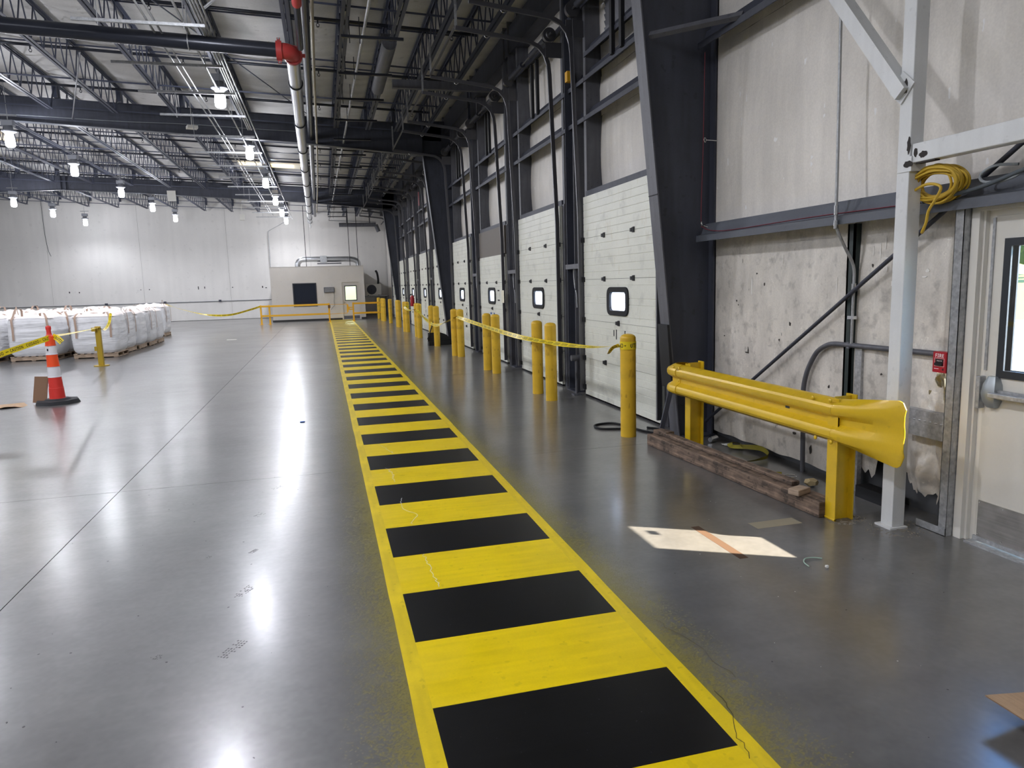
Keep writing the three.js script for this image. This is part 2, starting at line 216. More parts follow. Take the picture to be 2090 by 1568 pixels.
// ------------------------------------------------------------------ walls
const DOORS = [[-7.4, -9.86], [-10.93, -13.4], [-14.55, -17.0], [-18.1, -20.57], [-21.9, -24.34], [-25.5, -27.95], [-29.12, -31.57], [-32.9, -35.35], [-36.75, -39.2]];
const wallR = (() => {
  const g = [], holes = [[-2.3, -3.62, 2.1], ...DOORS.map(([a, b]) => [a - 0.06, b + 0.06, 2.86])];
  let z = 9; for (const [a, b, top] of holes) { g.push(BB(4.06, 4.2, -0.13, 7.0, z, a)); g.push(BB(4.06, 4.2, top, 7.0, a, b)); z = b; }
  g.push(BB(4.06, 4.2, -0.13, 7.0, z, -45.9)); return tag(mesh('wall_right', g, M.siding, scene), 'dock side wall with insulation facing between dark steel girts', 'wall', null, STR);
})();
const fold = (z, y, s) => (s === 1 && z > -4.1 ? -0.11 * Math.min(1, (z + 4.1) * 6) * Math.max(0, 1.3 - y) * Math.abs(fbm((z + 9) * 0.16, y * 0.1, 32, 4, 66) - 0.5) * 3 : 0) + 0.02 * (vn(z * 1.7 + s, y * 0.15, 4096, 3) - 0.5) + 0.012 * (vn(z * 6 + s, y * 0.35, 4096, 4) - 0.5);
function insulation(z0, z1, y0, y1, mat, step, s = 0, bottom) {
  const nz = Math.max(2, Math.round(Math.abs(z1 - z0) / step)), ny = Math.max(2, Math.round((y1 - y0) / (step * 1.5)));
  const g = sheet(nz, ny, (u, v) => { const z = z0 + (z1 - z0) * u, yb = bottom ? bottom(z) : y0, y = yb + (y1 - yb) * v; const edge = Math.min(1, Math.min(u, 1 - u) * nz / 3); return [4.0 + fold(z, y, s) - 0.028 * Math.sin(Math.PI * v) * edge, y, z, z, y]; });
  part('insulation_sheet', g, mat, wallR, true);
}
const torn = (z) => (z > -4.75 ? 0.06 + 0.16 * Math.pow(vn((z + 20) * 7, 0.3, 4096, 8), 1.5) + 0.1 * vn((z + 20) * 23, 0.7, 4096, 9) + 0.04 * vn((z + 20) * 70, 0.2, 4096, 10) + (Math.abs(z + 4.32) < 0.05 ? 0.14 : 0) + (Math.abs(z + 3.72) < 0.04 ? 0.16 : 0) : 0.05 + 0.02 * vn(z * 5, 0.1, 4096, 7));
insulation(-6.75, -4.3, 0.05, 2.13, M.insL, 0.035, 1, torn); insulation(-4.3, -3.6, 0.05, 2.13, M.insL, 0.016, 1, torn); part('added_opening_return', [BB(3.9, 4.2, 0, 2.12, -3.66, -3.62), BB(3.93, 3.95, 0, 2.12, -3.62, -3.5), BB(3.9, 4.2, 0, 2.12, -2.3, -2.26), BB(3.93, 3.95, 0, 2.12, -2.42, -2.3), BB(3.93, 4.2, 2.1, 2.14, -3.62, -2.3)], M.siding, wallR);  // unseen returns added behind the exit door frame to block sun leaks
insulation(-6.75, -1.2, 2.13, 4.0, M.insU, 0.06, 2); insulation(-6.75, -1.2, 4.0, 6.6, M.insU, 0.12, 3);
insulation(-1.2, 9, 2.13, 6.6, M.insU, 0.25, 4); insulation(-2.4, 9, 0.05, 2.13, M.insL, 0.15, 5);
insulation(-6.85, -45.6, 2.95, 4.02, M.insU, 0.12, 6); insulation(-6.85, -45.6, 4.02, 4.55, M.insU, 0.12, 7); insulation(-6.85, -45.6, 4.55, 6.6, M.insU, 0.16, 8);
for (let i = 0; i <= DOORS.length; i++) { const a = i ? DOORS[i - 1][1] : -6.75, b = i < DOORS.length ? DOORS[i][0] : -45.6; if (i) insulation(a - 0.02, b + 0.02, 0.05, 2.95, M.insU, 0.2, 9 + i); }
{ const at = (z, y) => 4.0 + fold(z, y, 1) - 0.028 * Math.sin(Math.PI * (y - 0.05) / 2.08) - 0.002; seed = 313;
  const blot = (z, y, a, b, m) => { const s = new THREE.Shape(); for (let i = 0; i < 12; i++) { const t = i / 12 * 6.283, r = 0.45 + 0.55 * rnd(), q = [Math.cos(t) * a * r, Math.sin(t) * b * r]; i ? s.lineTo(...q) : s.moveTo(...q); } part('scuff_mark', new THREE.ExtrudeGeometry(s, { depth: 0.002, bevelEnabled: false }).rotateY(-Math.PI / 2).translate(at(z, y), y, z), m, wallR); };
  const dark = std(0x3d3935, 0.9), grey = std(0xaba7a1, 0.7), pale = std(0xe8e5df, 0.5);
  for (const [z, y, a, b] of [[-5.45, 1.27, 0.018, 0.022], [-5.85, 1.62, 0.012, 0.02], [-5.98, 1.72, 0.014, 0.01], [-6.3, 1.46, 0.012, 0.014], [-6.27, 1.42, 0.008, 0.01], [-5.6, 1.12, 0.01, 0.018], [-4.5, 1.75, 0.012, 0.02], [-5.02, 1.08, 0.008, 0.01], [-6.1, 0.96, 0.05, 0.012], [-6.08, 0.98, 0.01, 0.05], [-5.75, 0.42, 0.02, 0.05], [-5.62, 0.36, 0.008, 0.05], [-5.95, 0.5, 0.006, 0.07], [-5.3, 0.62, 0.02, 0.014], [-5.36, 0.3, 0.03, 0.02], [-4.35, 0.95, 0.02, 0.01], [-6.45, 0.62, 0.01, 0.06], [-5.15, 0.2, 0.02, 0.05], [-6.5, 1.1, 0.014, 0.008], [-4.92, 0.78, 0.012, 0.02]]) blot(z, y, a, b, dark);
  for (let k = 0; k < 30; k++) { const q = rnd() > 0.5; blot(rr(-6.6, -4.2), rr(0.3, 1.9), q ? rr(0.002, 0.006) : rr(0.006, 0.03), q ? rr(0.01, 0.06) : rr(0.001, 0.004), rnd() > 0.6 ? grey : pale); }
  for (const [z, y, a, b] of [[-4.43, 1.84, 0.006, 0.09], [-4.38, 1.9, 0.005, 0.06], [-4.36, 1.8, 0.05, 0.006], [-4.5, 1.86, 0.005, 0.05], [-4.3, 1.62, 0.006, 0.03], [-4.87, 1.6, 0.005, 0.1], [-6.05, 1.6, 0.012, 0.14], [-4.02, 1.66, 0.03, 0.008], [-4.0, 1.7, 0.02, 0.02], [-5.3, 1.98, 0.14, 0.003]]) blot(z, y, a, b, pale); }
const girtProfile = (y) => [[4.0, y + 0.18], [3.84, y + 0.18], [3.8, y + 0.075], [3.74, y + 0.06], [3.74, y], [3.755, y], [3.755, y + 0.045], [3.82, y + 0.062], [3.86, y + 0.165], [4.0, y + 0.165]];
part('girt', prism(girtProfile(2.06), -6.7, 9), M.steelGirt, wallR); part('girt', prism(girtProfile(3.93), -6.7, 9), M.steel, wallR);
for (const [a, b] of DOORS) {
  for (const y of a > -8 ? [3.95, 4.48, 4.8] : [3.95, 4.48]) part('girt', prism(girtProfile(y), b - 0.02, a + 0.02), M.steel, wallR);
  for (const [z, s] of [[a, 1], [b, -1]]) part('jamb', [BB(3.76, 4.06, 0, 6.65, z, z + s * 0.02), BB(3.76, 3.78, 0, 6.65, z + s * 0.02, z + s * 0.09), BB(4.04, 4.06, 0, 6.65, z + s * 0.02, z + s * 0.09), BB(3.747, 3.7595, 0, 2.9, z - s * 0.07, z + s * 0.089)], M.steelLight, wallR);
  part('header', [BB(3.74, 4.06, 2.87, 2.97, a, b)], M.steel, wallR);
}
for (let i = 0; i < DOORS.length - 1; i++) for (const y of [3.95, 4.48]) { const a = DOORS[i][1] - 0.03, b = DOORS[i + 1][0] + 0.03; part('girt', prism(girtProfile(y), b, a), M.steel, wallR); }
part('eave_strut', [BB(3.72, 4.0, 6.02, 6.06, -45.6, 9), BB(3.72, 3.76, 6.06, 6.5, -45.6, 9), BB(3.76, 4.0, 6.46, 6.5, -45.6, 9)], M.steel, wallR); part('girt', prism(girtProfile(5.48), -45.6, -6.9), M.steel, wallR);
for (let k = 0; k < 6; k++) part('louvre_slat', B(0.03, 0.1, 1.3, 3.93, 5.03 + k * 0.085, -8.85, 0, 0, 0.35), M.steelLight, wallR);
const wallBack = mesh('wall_back', BB(-24.2, 4.2, -0.13, 8.2, -45.95, -45.75), M.siding, scene); tag(wallBack, 'white far end wall behind the bulk bags', 'wall', null, STR);
for (let i = 0; i < 6; i++) { const x0 = -24.2 + i * 4.72; part('wall_panel', BB(x0 + 0.004, x0 + 4.72 - 0.004, 1.12, 8.1, -45.76, -45.7), M.wallBack, wallBack); part('wall_panel', BB(x0 + 0.004, x0 + 4.72 - 0.004, 0.02, 1.1, -45.76, -45.68), M.wallBack, wallBack); }
part('ledge_rail', BB(-24, 4, 1.09, 1.12, -45.7, -45.64), M.steelGirt, wallBack);
for (const [x, y, w, h] of [[-13.9, 1.86, 0.06, 0.1], [-13.4, 1.84, 0.05, 0.08], [-10.2, 1.9, 0.04, 0.05], [-9.75, 1.9, 0.05, 0.06], [-7.1, 1.92, 0.05, 0.18], [-6.75, 1.93, 0.05, 0.12], [-5.2, 1.9, 0.07, 0.05], [-3.5, 1.88, 0.06, 0.12], [-3.3, 1.82, 0.1, 0.05]]) part('scuff_mark', B(w, h, 0.004, x, y, -45.7), M.stain, wallBack);
tag(mesh('wall_left', BB(-24.2, -24, -0.13, 8.2, -45.9, 9), M.wallBack, scene), 'white long side wall beyond the left edge of the view', 'wall', null, STR);
tag(mesh('wall_front', BB(-24.2, 4.2, -0.13, 8.2, 9, 9.2), M.wallBack, scene), 'white end wall behind the camera', 'wall', null, STR);

// ------------------------------------------------------------------ roof: slab with two skylight openings, draped insulation
const SKY_HOLES = [[-2.95, -0.5, -32.3, -31.3], [-12.4, -10.05, -29.4, -28.2]];
const JOIST_X = [3.02, 2.25, 1.48, 0.63, -0.3, -1.75, -3.3, -4.8, -6.26, -7.78, -9.3, -10.8, -12.3, -13.8, -15.3, -16.8, -18.3];
const FRAMES = [-6.85, -21.3, -35.7];
const ceiling = (() => {
  const g = [], slope = Math.atan(-0.041), put = (x0, x1, z0, z1) => { const xm = (x0 + x1) / 2; g.push(B(Math.abs(x1 - x0) * 1.0009, 0.14, Math.abs(z1 - z0), xm, roofY(xm) + 0.16, (z0 + z1) / 2, 0, 0, slope)); };
  const hs = [...SKY_HOLES].sort((p, q) => q[3] - p[3]); let z = 9.2;
  for (const [x0, x1, z0, z1] of hs) { put(-24.3, 4.3, z, z1); put(-24.3, x0, z1, z0); put(x1, 4.3, z1, z0); z = z0; }
  put(-24.3, 4.3, z, -46); return tag(mesh('ceiling', g, M.siding, scene), 'sloping warehouse roof with pale insulation above the joists', 'ceiling', null, STR);
})();
{
  const xs = [4.06, ...JOIST_X, -24.05];
  for (let k = 0; k < xs.length - 1; k++) {
    const x0 = xs[k], x1 = xs[k + 1], w = Math.abs(x1 - x0), nu = Math.max(4, Math.min(12, Math.round(w / 0.14)));
    for (const [za, zb, dz] of [[9, -6.85, 1], [-6.85, -21.3, 0.22], [-21.3, -35.7, 0.3], [-35.7, -45.75, 0.4]]) {
      const nv = Math.round((za - zb) / dz), inHole = (x, z) => SKY_HOLES.some(([a, b, c, d]) => x > a && x < b && z > c && z < d);
      const at = (u, v) => { const x = x0 + (x1 - x0) * u, z = za + (zb - za) * v; return [x, z]; };
      part('roof_insulation', sheet(nu, nv, (u, v) => { const [x, z] = at(u, v); const s = Math.sin(Math.PI * u) * Math.min(1, w); return [x, roofY(x) + 0.03 - s * (0.05 + 0.05 * vn(z * 0.8 + k * 31, 0.5, 4096, 6)) - 0.02 * vn(z * 3.1 + k * 17, u * 2, 4096, 7), z, x, z]; }, (u, v) => inHole(...at(u, v))), M.insRoof, ceiling, true);
    }
  }
  SKY_HOLES.forEach(([a, b, c, d], i) => tag(mesh('window_' + (i + 1), B(b - a + 0.06, 0.012, d - c + 0.5, (a + b) / 2, roofY((a + b) / 2) - 0.1, (c + d) / 2, 0, 0, Math.atan(-0.041)), M.skylight, scene), i ? 'glowing translucent skylight strip at the left edge of the roof' : 'glowing translucent skylight strip beside the row of lamps', 'skylight', null, STR));
}

// ------------------------------------------------------------------ steel frames: tapered columns and rafters
FRAMES.forEach((z, i) => {
  const which = ['nearest', 'middle', 'farthest'][i];
  const c = thing('tapered_column', `dark tapered steel frame column, the ${which} of three along the dock wall`, 'column', [3.8, 0, z], 'tapered frame columns', STR);
  const xi = (y) => 3.6 - 0.1 * y - 3.8;
  part('web', prism([[xi(0), 0.02], [0.17, 0.02], [0.17, 6.4], [xi(5.42), 6.4], [xi(5.42), 5.42]], -0.006, 0.006), M.steel, c);
  part('inner_flange', prism([[xi(0) - 0.014, 0.02], [xi(0), 0.02], [xi(5.45), 5.45], [xi(5.45) - 0.014, 5.45]], -0.1, 0.1), M.steelLight, c);
  part('outer_flange', BB(0.17, 0.19, 0.02, 6.4, -0.1, 0.1), M.steel, c);
  part('base_plate', BB(xi(0) - 0.06, 0.2, 0, 0.022, -0.15, 0.15), M.steel, c);
  part('stiffener', [BB(xi(5.4), 0.17, 5.42, 5.435, -0.1, 0.1)], M.steel, c);
  if (!i) { part('splice_line', [prism([[xi(2.55) - 0.0155, 2.54], [xi(2.55) - 0.012, 2.54], [xi(2.56) - 0.012, 2.55], [xi(2.56) - 0.0155, 2.55]], -0.101, 0.101)], M.black, c);
    part('rubber_guard', prism([[xi(0.6) - 0.05, 0.55], [xi(0.6) - 0.015, 0.55], [xi(1.22) - 0.015, 1.22], [xi(1.22) - 0.04, 1.22]], -0.11, 0.11), M.black, c); }
  const r = thing('roof_rafter', `dark steel roof rafter across the hall, the ${which} of three`, 'beam', [0, 0, z], 'roof rafters', STR);
  const bot = [[3.62, 5.43], [3.06, 5.43], [-0.5, 5.73], [-7.6, 6.13], [-10.7, 6.26], [-17.5, 5.95], [-24, 5.95]];
  part('web', prism([...bot, [-24, rafterTop(-24)], [3.62, rafterTop(3.62)]], -0.006, 0.006), M.steel, r);
  const fl = []; for (let k = 1; k < bot.length - 1; k++) { const [a, b] = bot[k], [e, f] = bot[k + 1]; fl.push(prism([[a, b], [e, f], [e, f - 0.015], [a, b - 0.015]], -0.1, 0.1)); } part('bottom_flange', fl, M.steelGirt, r);
  part('top_flange', prism([[3.9, rafterTop(3.9)], [-24, rafterTop(-24)], [-24, rafterTop(-24) + 0.015], [3.9, rafterTop(3.9) + 0.015]], -0.1, 0.1), M.steel, r);
  for (const x of [-10.7, -10.5, 3.05]) part('stiffener', BB(x - 0.006, x + 0.006, x > 0 ? 5.44 : 6.27, rafterTop(x), -0.09, 0.09), M.steel, r);
});
[[-10.4, 'between the two nearest dock doors'], [-13.98, 'between the second and third dock doors'], [-17.55, 'between the third and fourth dock doors'], [-24.92, 'between the fifth and sixth dock doors'], [-28.53, 'between the sixth and seventh dock doors'], [-32.23, 'between the seventh and eighth dock doors']].forEach(([z, where], i) => {
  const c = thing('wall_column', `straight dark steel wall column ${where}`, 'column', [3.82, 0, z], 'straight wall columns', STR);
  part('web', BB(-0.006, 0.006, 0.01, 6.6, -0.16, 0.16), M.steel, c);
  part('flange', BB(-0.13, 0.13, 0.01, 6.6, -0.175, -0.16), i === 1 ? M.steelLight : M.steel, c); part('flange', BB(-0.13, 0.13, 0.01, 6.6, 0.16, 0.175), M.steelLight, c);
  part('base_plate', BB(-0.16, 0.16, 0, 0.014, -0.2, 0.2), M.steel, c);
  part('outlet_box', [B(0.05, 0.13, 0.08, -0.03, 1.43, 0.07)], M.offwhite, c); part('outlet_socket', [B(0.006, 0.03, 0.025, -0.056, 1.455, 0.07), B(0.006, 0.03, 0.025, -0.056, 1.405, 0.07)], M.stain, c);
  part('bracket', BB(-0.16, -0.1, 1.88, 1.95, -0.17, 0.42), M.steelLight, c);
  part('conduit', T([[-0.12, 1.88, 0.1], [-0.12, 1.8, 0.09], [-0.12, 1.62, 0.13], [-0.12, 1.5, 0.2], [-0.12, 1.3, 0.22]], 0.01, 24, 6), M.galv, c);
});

// ------------------------------------------------------------------ bar joists, one per line and bay
{
  const make = (L, first) => { // local: bottom chord at y = 0, runs from z = 0 to -L
    const o = new THREE.Group(), D = 0.74, e = 0.55, np = Math.round((L - 2 * e) / 0.6), st = (L - 2 * e) / np;
    part('top_chord', [BB(-0.055, -0.012, D - 0.012, D + 0.012, 0, -L), BB(0.012, 0.055, D - 0.012, D + 0.012, 0, -L), BB(-0.02, -0.012, D - 0.05, D, 0, -L), BB(0.012, 0.02, D - 0.05, D, 0, -L)], M.joist, o);
    part('bottom_chord', [BB(-0.07, -0.014, -0.006, 0.006, -e, -L + e), BB(0.014, 0.07, -0.006, 0.006, -e, -L + e), BB(-0.02, -0.012, 0, 0.045, -e, -L + e), BB(0.012, 0.02, 0, 0.045, -e, -L + e)], M.joist, o);
    const w = []; for (let k = 0; k < np; k++) { const z = -e - k * st; w.push(bar([0, 0.02, z], [0, D - 0.02, z - st / 2], 0.02, 0.02), bar([0, D - 0.02, z - st / 2], [0, 0.02, z - st], 0.02, 0.02)); }
    w.push(bar([0, 0.02, -e], [0, D - 0.02, -0.06], 0.03, 0.03), bar([0, 0.02, -L + e], [0, D - 0.02, -L + 0.06], 0.03, 0.03)); part('web', w, M.joist, o); 
    part('seat', [BB(-0.05, 0.05, D - 0.36, D, -0.02, -0.14), BB(-0.05, 0.05, D - 0.36, D, -L + 0.02, -L + 0.14)], M.joist, o);
    return o;
  };
  const bays = [[-6.85, -21.3, 'nearest'], [-21.3, -35.7, 'middle'], [-35.7, -45.7, 'farthest']];
  for (const [z0, z1, bn] of bays) {
    const proto = make(z0 - z1);
    JOIST_X.forEach((x, k) => { const o = proto.clone(); o.name = numbered('bar_joist'); o.position.set(x, roofY(x) - 0.78, z0); scene.add(o); tag(o, `open-web steel bar joist, ${ORD[k]} from the dock wall in the ${bn} roof bay`, 'joist', 'roof bar joists', STR); });
  }
}

// ------------------------------------------------------------------ overhead dock doors
const DW = 2.46, DH = [0.012, 0.575, 1.135, 1.715, 2.3, 2.885];
const panelGeo = (y0, y1, z0, z1) => { // ribbed skin: shallow grooves about 98 mm apart
  const pts = [[0.045, y0], [0, y0]]; const n = Math.max(1, Math.round((y1 - y0) / 0.096));
  for (let k = 1; k < n; k++) { const y = y0 + (y1 - y0) * k / n; pts.push([0, y - 0.006], [0.005, y - 0.003], [0.005, y + 0.001], [0, y + 0.005]); }
  pts.push([0, y1], [0.045, y1]); return prism(pts, z0, z1);
};
const roundRect = (w, h, r) => { const s = new THREE.Shape(); s.moveTo(-w / 2 + r, -h / 2); s.lineTo(w / 2 - r, -h / 2); s.quadraticCurveTo(w / 2, -h / 2, w / 2, -h / 2 + r); s.lineTo(w / 2, h / 2 - r); s.quadraticCurveTo(w / 2, h / 2, w / 2 - r, h / 2); s.lineTo(-w / 2 + r, h / 2); s.quadraticCurveTo(-w / 2, h / 2, -w / 2, h / 2 - r); s.lineTo(-w / 2, -h / 2 + r); s.quadraticCurveTo(-w / 2, -h / 2, -w / 2 + r, -h / 2); return s; };
const trackGeo = (() => { // centre line in x, y; a shallow channel 30 mm deep along z
  const c = [[0.03, 0.08], [0.02, 2.6], [-0.06, 4.85], [-0.075, 4.99], [-0.125, 5.13], [-0.22, 5.24], [-0.36, 5.305], [-0.55, 5.33], [-1.5, 5.44]].map(([x, y]) => new THREE.Vector2(x, y));
  const a = [], b = []; c.forEach((p, i) => { const t = (c[i + 1] ?? p).clone().sub(c[i - 1] ?? p).normalize(), n = new THREE.Vector2(-t.y, t.x).multiplyScalar(0.03); a.push(p.clone().add(n)); b.unshift(p.clone().sub(n)); });
  return new THREE.ExtrudeGeometry(new THREE.Shape([...a, ...b]), { depth: 0.03, bevelEnabled: false });
})();
const glyphs = { // stencil strokes [z, y, w, h] in metres, as read from inside
  A: [[-0.22, 0, 0.022, 0.3], [-0.14, -0.075, 0.022, 0.15], [-0.18, 0.0, 0.1, 0.03], [0.06, 0.085, 0.025, 0.13], [0.14, 0.1, 0.025, 0.08]],
  D: null, E: [[-0.16, 0.13, 0.03, 0.05], [-0.16, 0.0, 0.012, 0.22], [-0.16, -0.15, 0.03, 0.03], [0.12, 0.13, 0.03, 0.05], [0.12, 0.0, 0.012, 0.22], [0.12, -0.15, 0.03, 0.03]],
  F: [[-0.12, 0.06, 0.03, 0.2], [-0.12, -0.15, 0.03, 0.12], [0.1, 0.04, 0.03, 0.24], [0.1, -0.16, 0.03, 0.1]], G: [[0.0, 0.05, 0.03, 0.2], [0.12, -0.02, 0.03, 0.24]],
};
DOORS.forEach(([z0, z1], i) => {
  const zc = (z0 + z1) / 2, d = new THREE.Group(); d.name = 'door_' + (i + 1); d.position.set(3.7, 0, zc); scene.add(d);
  tag(d, `white ribbed overhead dock door with a small window, ${ORD[i]} from the camera`, 'dock door', 'overhead dock doors', STR);
  const w = DW / 2, hz = 0.29, low = i === 2;
  for (let k = 0; k < 5; k++) {
    const a = DH[k] + 0.002, b = DH[k + 1] - 0.002; if (low && k === 4) continue;
    if (k === 2) { const h0 = 1.3, h1 = 1.54; part('panel', [panelGeo(a, h0, -w, w), panelGeo(h1, b, -w, w), panelGeo(h0, h1, -w, -hz), panelGeo(h0, h1, hz, w)], M.doorPanel, d); } else part('panel', panelGeo(a, b, -w, w), M.doorPanel, d);
  }
  if (low) part('bare_header_board', BB(0.01, 0.05, 2.3, 2.885, -w, w), M.doorGrey, d);
  part('backing_seal', [0.575, 1.135, 1.715, 2.3].map((y) => BB(0.02, 0.046, y - 0.006, y + 0.006, -w, w)), M.stain, d);
  part('bottom_seal', BB(0.0, 0.05, 0.0, 0.03, -w, w), M.rubber, d);
  const win = part('window_frame', (() => { const s = roundRect(0.68, 0.36, 0.11); s.holes.push(roundRect(0.54, 0.25, 0.07)); const g = new THREE.ExtrudeGeometry(s, { depth: 0.05, bevelEnabled: true, bevelSize: 0.006, bevelThickness: 0.006, bevelSegments: 1, curveSegments: 6 }); return g.rotateY(Math.PI / 2).translate(-0.014, 1.42, 0); })(), M.rubber, d);
  part('pane', B(0.006, 0.27, 0.57, 0.022, 1.42, 0), M.frost, win);
  for (const [y, zs] of [[2.3, [-0.47, 0.47]], [1.715, [-0.47, 0.47]], [1.135, [0]], [0.575, [-0.45, 0.45]]]) for (const z of zs) if (!(low && y > 2)) part('hinge', [prism([[0, -0.022], [-0.02, -0.022], [-0.02, 0.022], [0, 0.022]], -0.05, 0.01).translate(0, y, z), prism([[0, -0.035], [-0.016, -0.03], [-0.016, 0.03], [0, 0.035]], 0.0, 0.05).translate(0, y, z)], M.black, d);
  for (const s of [-1, 1]) {
    const tr = part('track', trackGeo.clone().translate(-0.07, 0, s * (w + 0.03) - 0.015), M.track, d);
    part('hanger', [bar([-1.56, 5.42, s * (w + 0.03)], [-1.56, 6.08, s * (w + 0.03)], 0.035, 0.02)], M.galv, tr); part('hanger_ring', [new THREE.TorusGeometry(0.035, 0.008, 6, 14).translate(-1.1, 5.36, s * (w + 0.03))], M.chrome, tr);
    for (const y of [0.14, 0.575, 1.135, 1.715, 2.28]) part('roller_bracket', B(0.03, 0.07, 0.06, -0.015, y, s * (w - 0.005)), M.black, d);
    part('cable_drum', [C([-0.12, 5.42, s * (w - 0.02)], [-0.12, 5.42, s * (w + 0.05)], 0.105, 0.105, 20), C([-0.12, 5.42, s * (w + 0.05)], [-0.12, 5.42, s * (w + 0.06)], 0.06, 0.05, 16)], M.track, d);
    part('bearing_plate', [BB(-0.2, 0.12, 5.08, 5.3, s * (w + 0.06), s * (w + 0.075))], M.track, d);
    part('lift_cable', C([-0.12, 5.32, s * (w + 0.005)], [-0.005, 0.16, s * (w + 0.005)], 0.003, 0.003, 5), M.track, d);
    part('spring', C([-0.12, 5.42, s * 0.25], [-0.12, 5.42, s * 1.05], 0.048, 0.048, 12), M.steel, d);
  }
  part('spring_shaft', C([-0.12, 5.42, -w - 0.15], [-0.12, 5.42, w + 0.15], 0.018, 0.018, 8), M.track, d);
  part('spring_bumper', [BB(0.0, 0.05, 4.52, 5.4, 0.08, 0.15)], M.black, d); part('spring_bumper', [BB(0.0, 0.05, 4.52, 5.4, -0.22, -0.15)], M.black, d);
  part('track_spreader', [bar([-1.57, 5.46, -w - 0.03], [-1.57, 5.46, w + 0.03], 0.03, 0.03)], M.track, d);
  const key = 'ABCDEFGHI'[i], gl = glyphs[key];
  if (gl) part('stencil_number', gl.map(([z, y, a, b]) => B(0.003, b, a, -0.001, 0.9 + y, -z)), M.black, d);
  if (key === 'D') part('stencil_number', [new THREE.TorusGeometry(0.075, 0.016, 4, 18).scale(1, 1.1, 0.1).rotateY(Math.PI / 2).translate(-0.001, 0.99, 0.5), new THREE.TorusGeometry(0.09, 0.016, 4, 18).scale(1, 1.1, 0.1).rotateY(Math.PI / 2).translate(-0.001, 0.8, 0.5)], M.black, d);
  if (key === 'B') part('stencil_number', [B(0.003, 0.06, 0.14, -0.001, 0.98, 0.03), B(0.003, 0.2, 0.06, -0.001, 0.78, 0.07), B(0.003, 0.05, 0.1, -0.001, 0.69, 0.02)], M.bollard, d);
  if (key === 'C') { part('blue_tape', [B(0.003, 0.04, 0.12, -0.001, 1.02, 0.15), B(0.003, 0.04, 0.16, -0.001, 1.02, -0.15)], std(0x3f5f9a, 0.6), d); part('black_slot', [B(0.004, 0.03, 0.16, -0.001, 1.54, 0.62), B(0.004, 0.03, 0.18, -0.001, 1.33, 0.62)], M.black, d); part('paper_notice', B(0.004, 0.26, 0.2, -0.09, 1.42, w + 0.12), M.ivory, d); }
});

// ------------------------------------------------------------------ high-bay lamps, each with its own light inside the glowing refractor
{
  const bulbG = merge(lathe([[0.001, 0], [0.07, 0.004], [0.1, 0.03], [0.108, 0.1], [0.104, 0.22], [0.085, 0.31], [0.06, 0.33]], 20));
  const capG = merge([lathe([[0.06, 0.33], [0.1, 0.335], [0.16, 0.37], [0.165, 0.4], [0.1, 0.41], [0.095, 0.5], [0.001, 0.5]], 20), RB(0.26, 0.14, 0.2, 0.02, 0, 0.57, 0)]);
  const hookG = merge([C([0, 0.63, 0], [0, 0.76, 0], 0.012, 0.012, 6), C([-0.2, 0.76, 0], [0.2, 0.76, 0], 0.018, 0.018, 6)]);
  const rows = [['beside the silver pipe', -1.75, [1.2, -4.6, -10.25, -15.92, -21.93, -27.82, -33.44, -38.6, -43.0]], ['over the bulk bags', -7.2, [0.8, -4.6, -9.9, -15.3, -20.66, -25.4, -30.74, -35.95, -41.16]], ['left of the bulk bags', -12, [-2, -7.5, -13.4, -18.2, -23.6, -28.9, -34.02, -38.43, -43.2]], ['at far left', -17.3, [-5, -16, -27, -38]]];
  for (const [where, x, zs] of rows) zs.forEach((z, k) => {
    const o = thing('high_bay_lamp', `lit high-bay lamp, ${ORD[k]} from the camera end in the row ${where}`, 'lamp', [x, 5.35, z], 'high-bay lamps');
    const b = part('refractor', bulbG, M.bulb, o, true); b.castShadow = false; part('housing', capG, M.lampCap, o, true); part('hook', hookG, M.galv, o, true);
    part('hanging_rod', C([0, 0.76, 0], [0, roofY(x) - 5.35 + 0.02, 0], 0.008, 0.008, 5), M.galv, o);
    const l = new THREE.PointLight(LAMP_COLOR, LAMP_CD * 0.3, 0, 2); l.position.set(0, 0.16, 0); l.castShadow = true; l.shadow.radius = 5; l.name = 'lamp_light'; o.add(l);
    const d = new THREE.SpotLight(LAMP_COLOR, LAMP_CD * 0.85, 0, 1.42, 0.4, 2); d.position.set(0, -0.015, 0); d.target.position.set(0, -3, 0); d.castShadow = true; d.shadow.radius = 5; d.name = 'lamp_downlight'; o.add(d, d.target);
  });
}

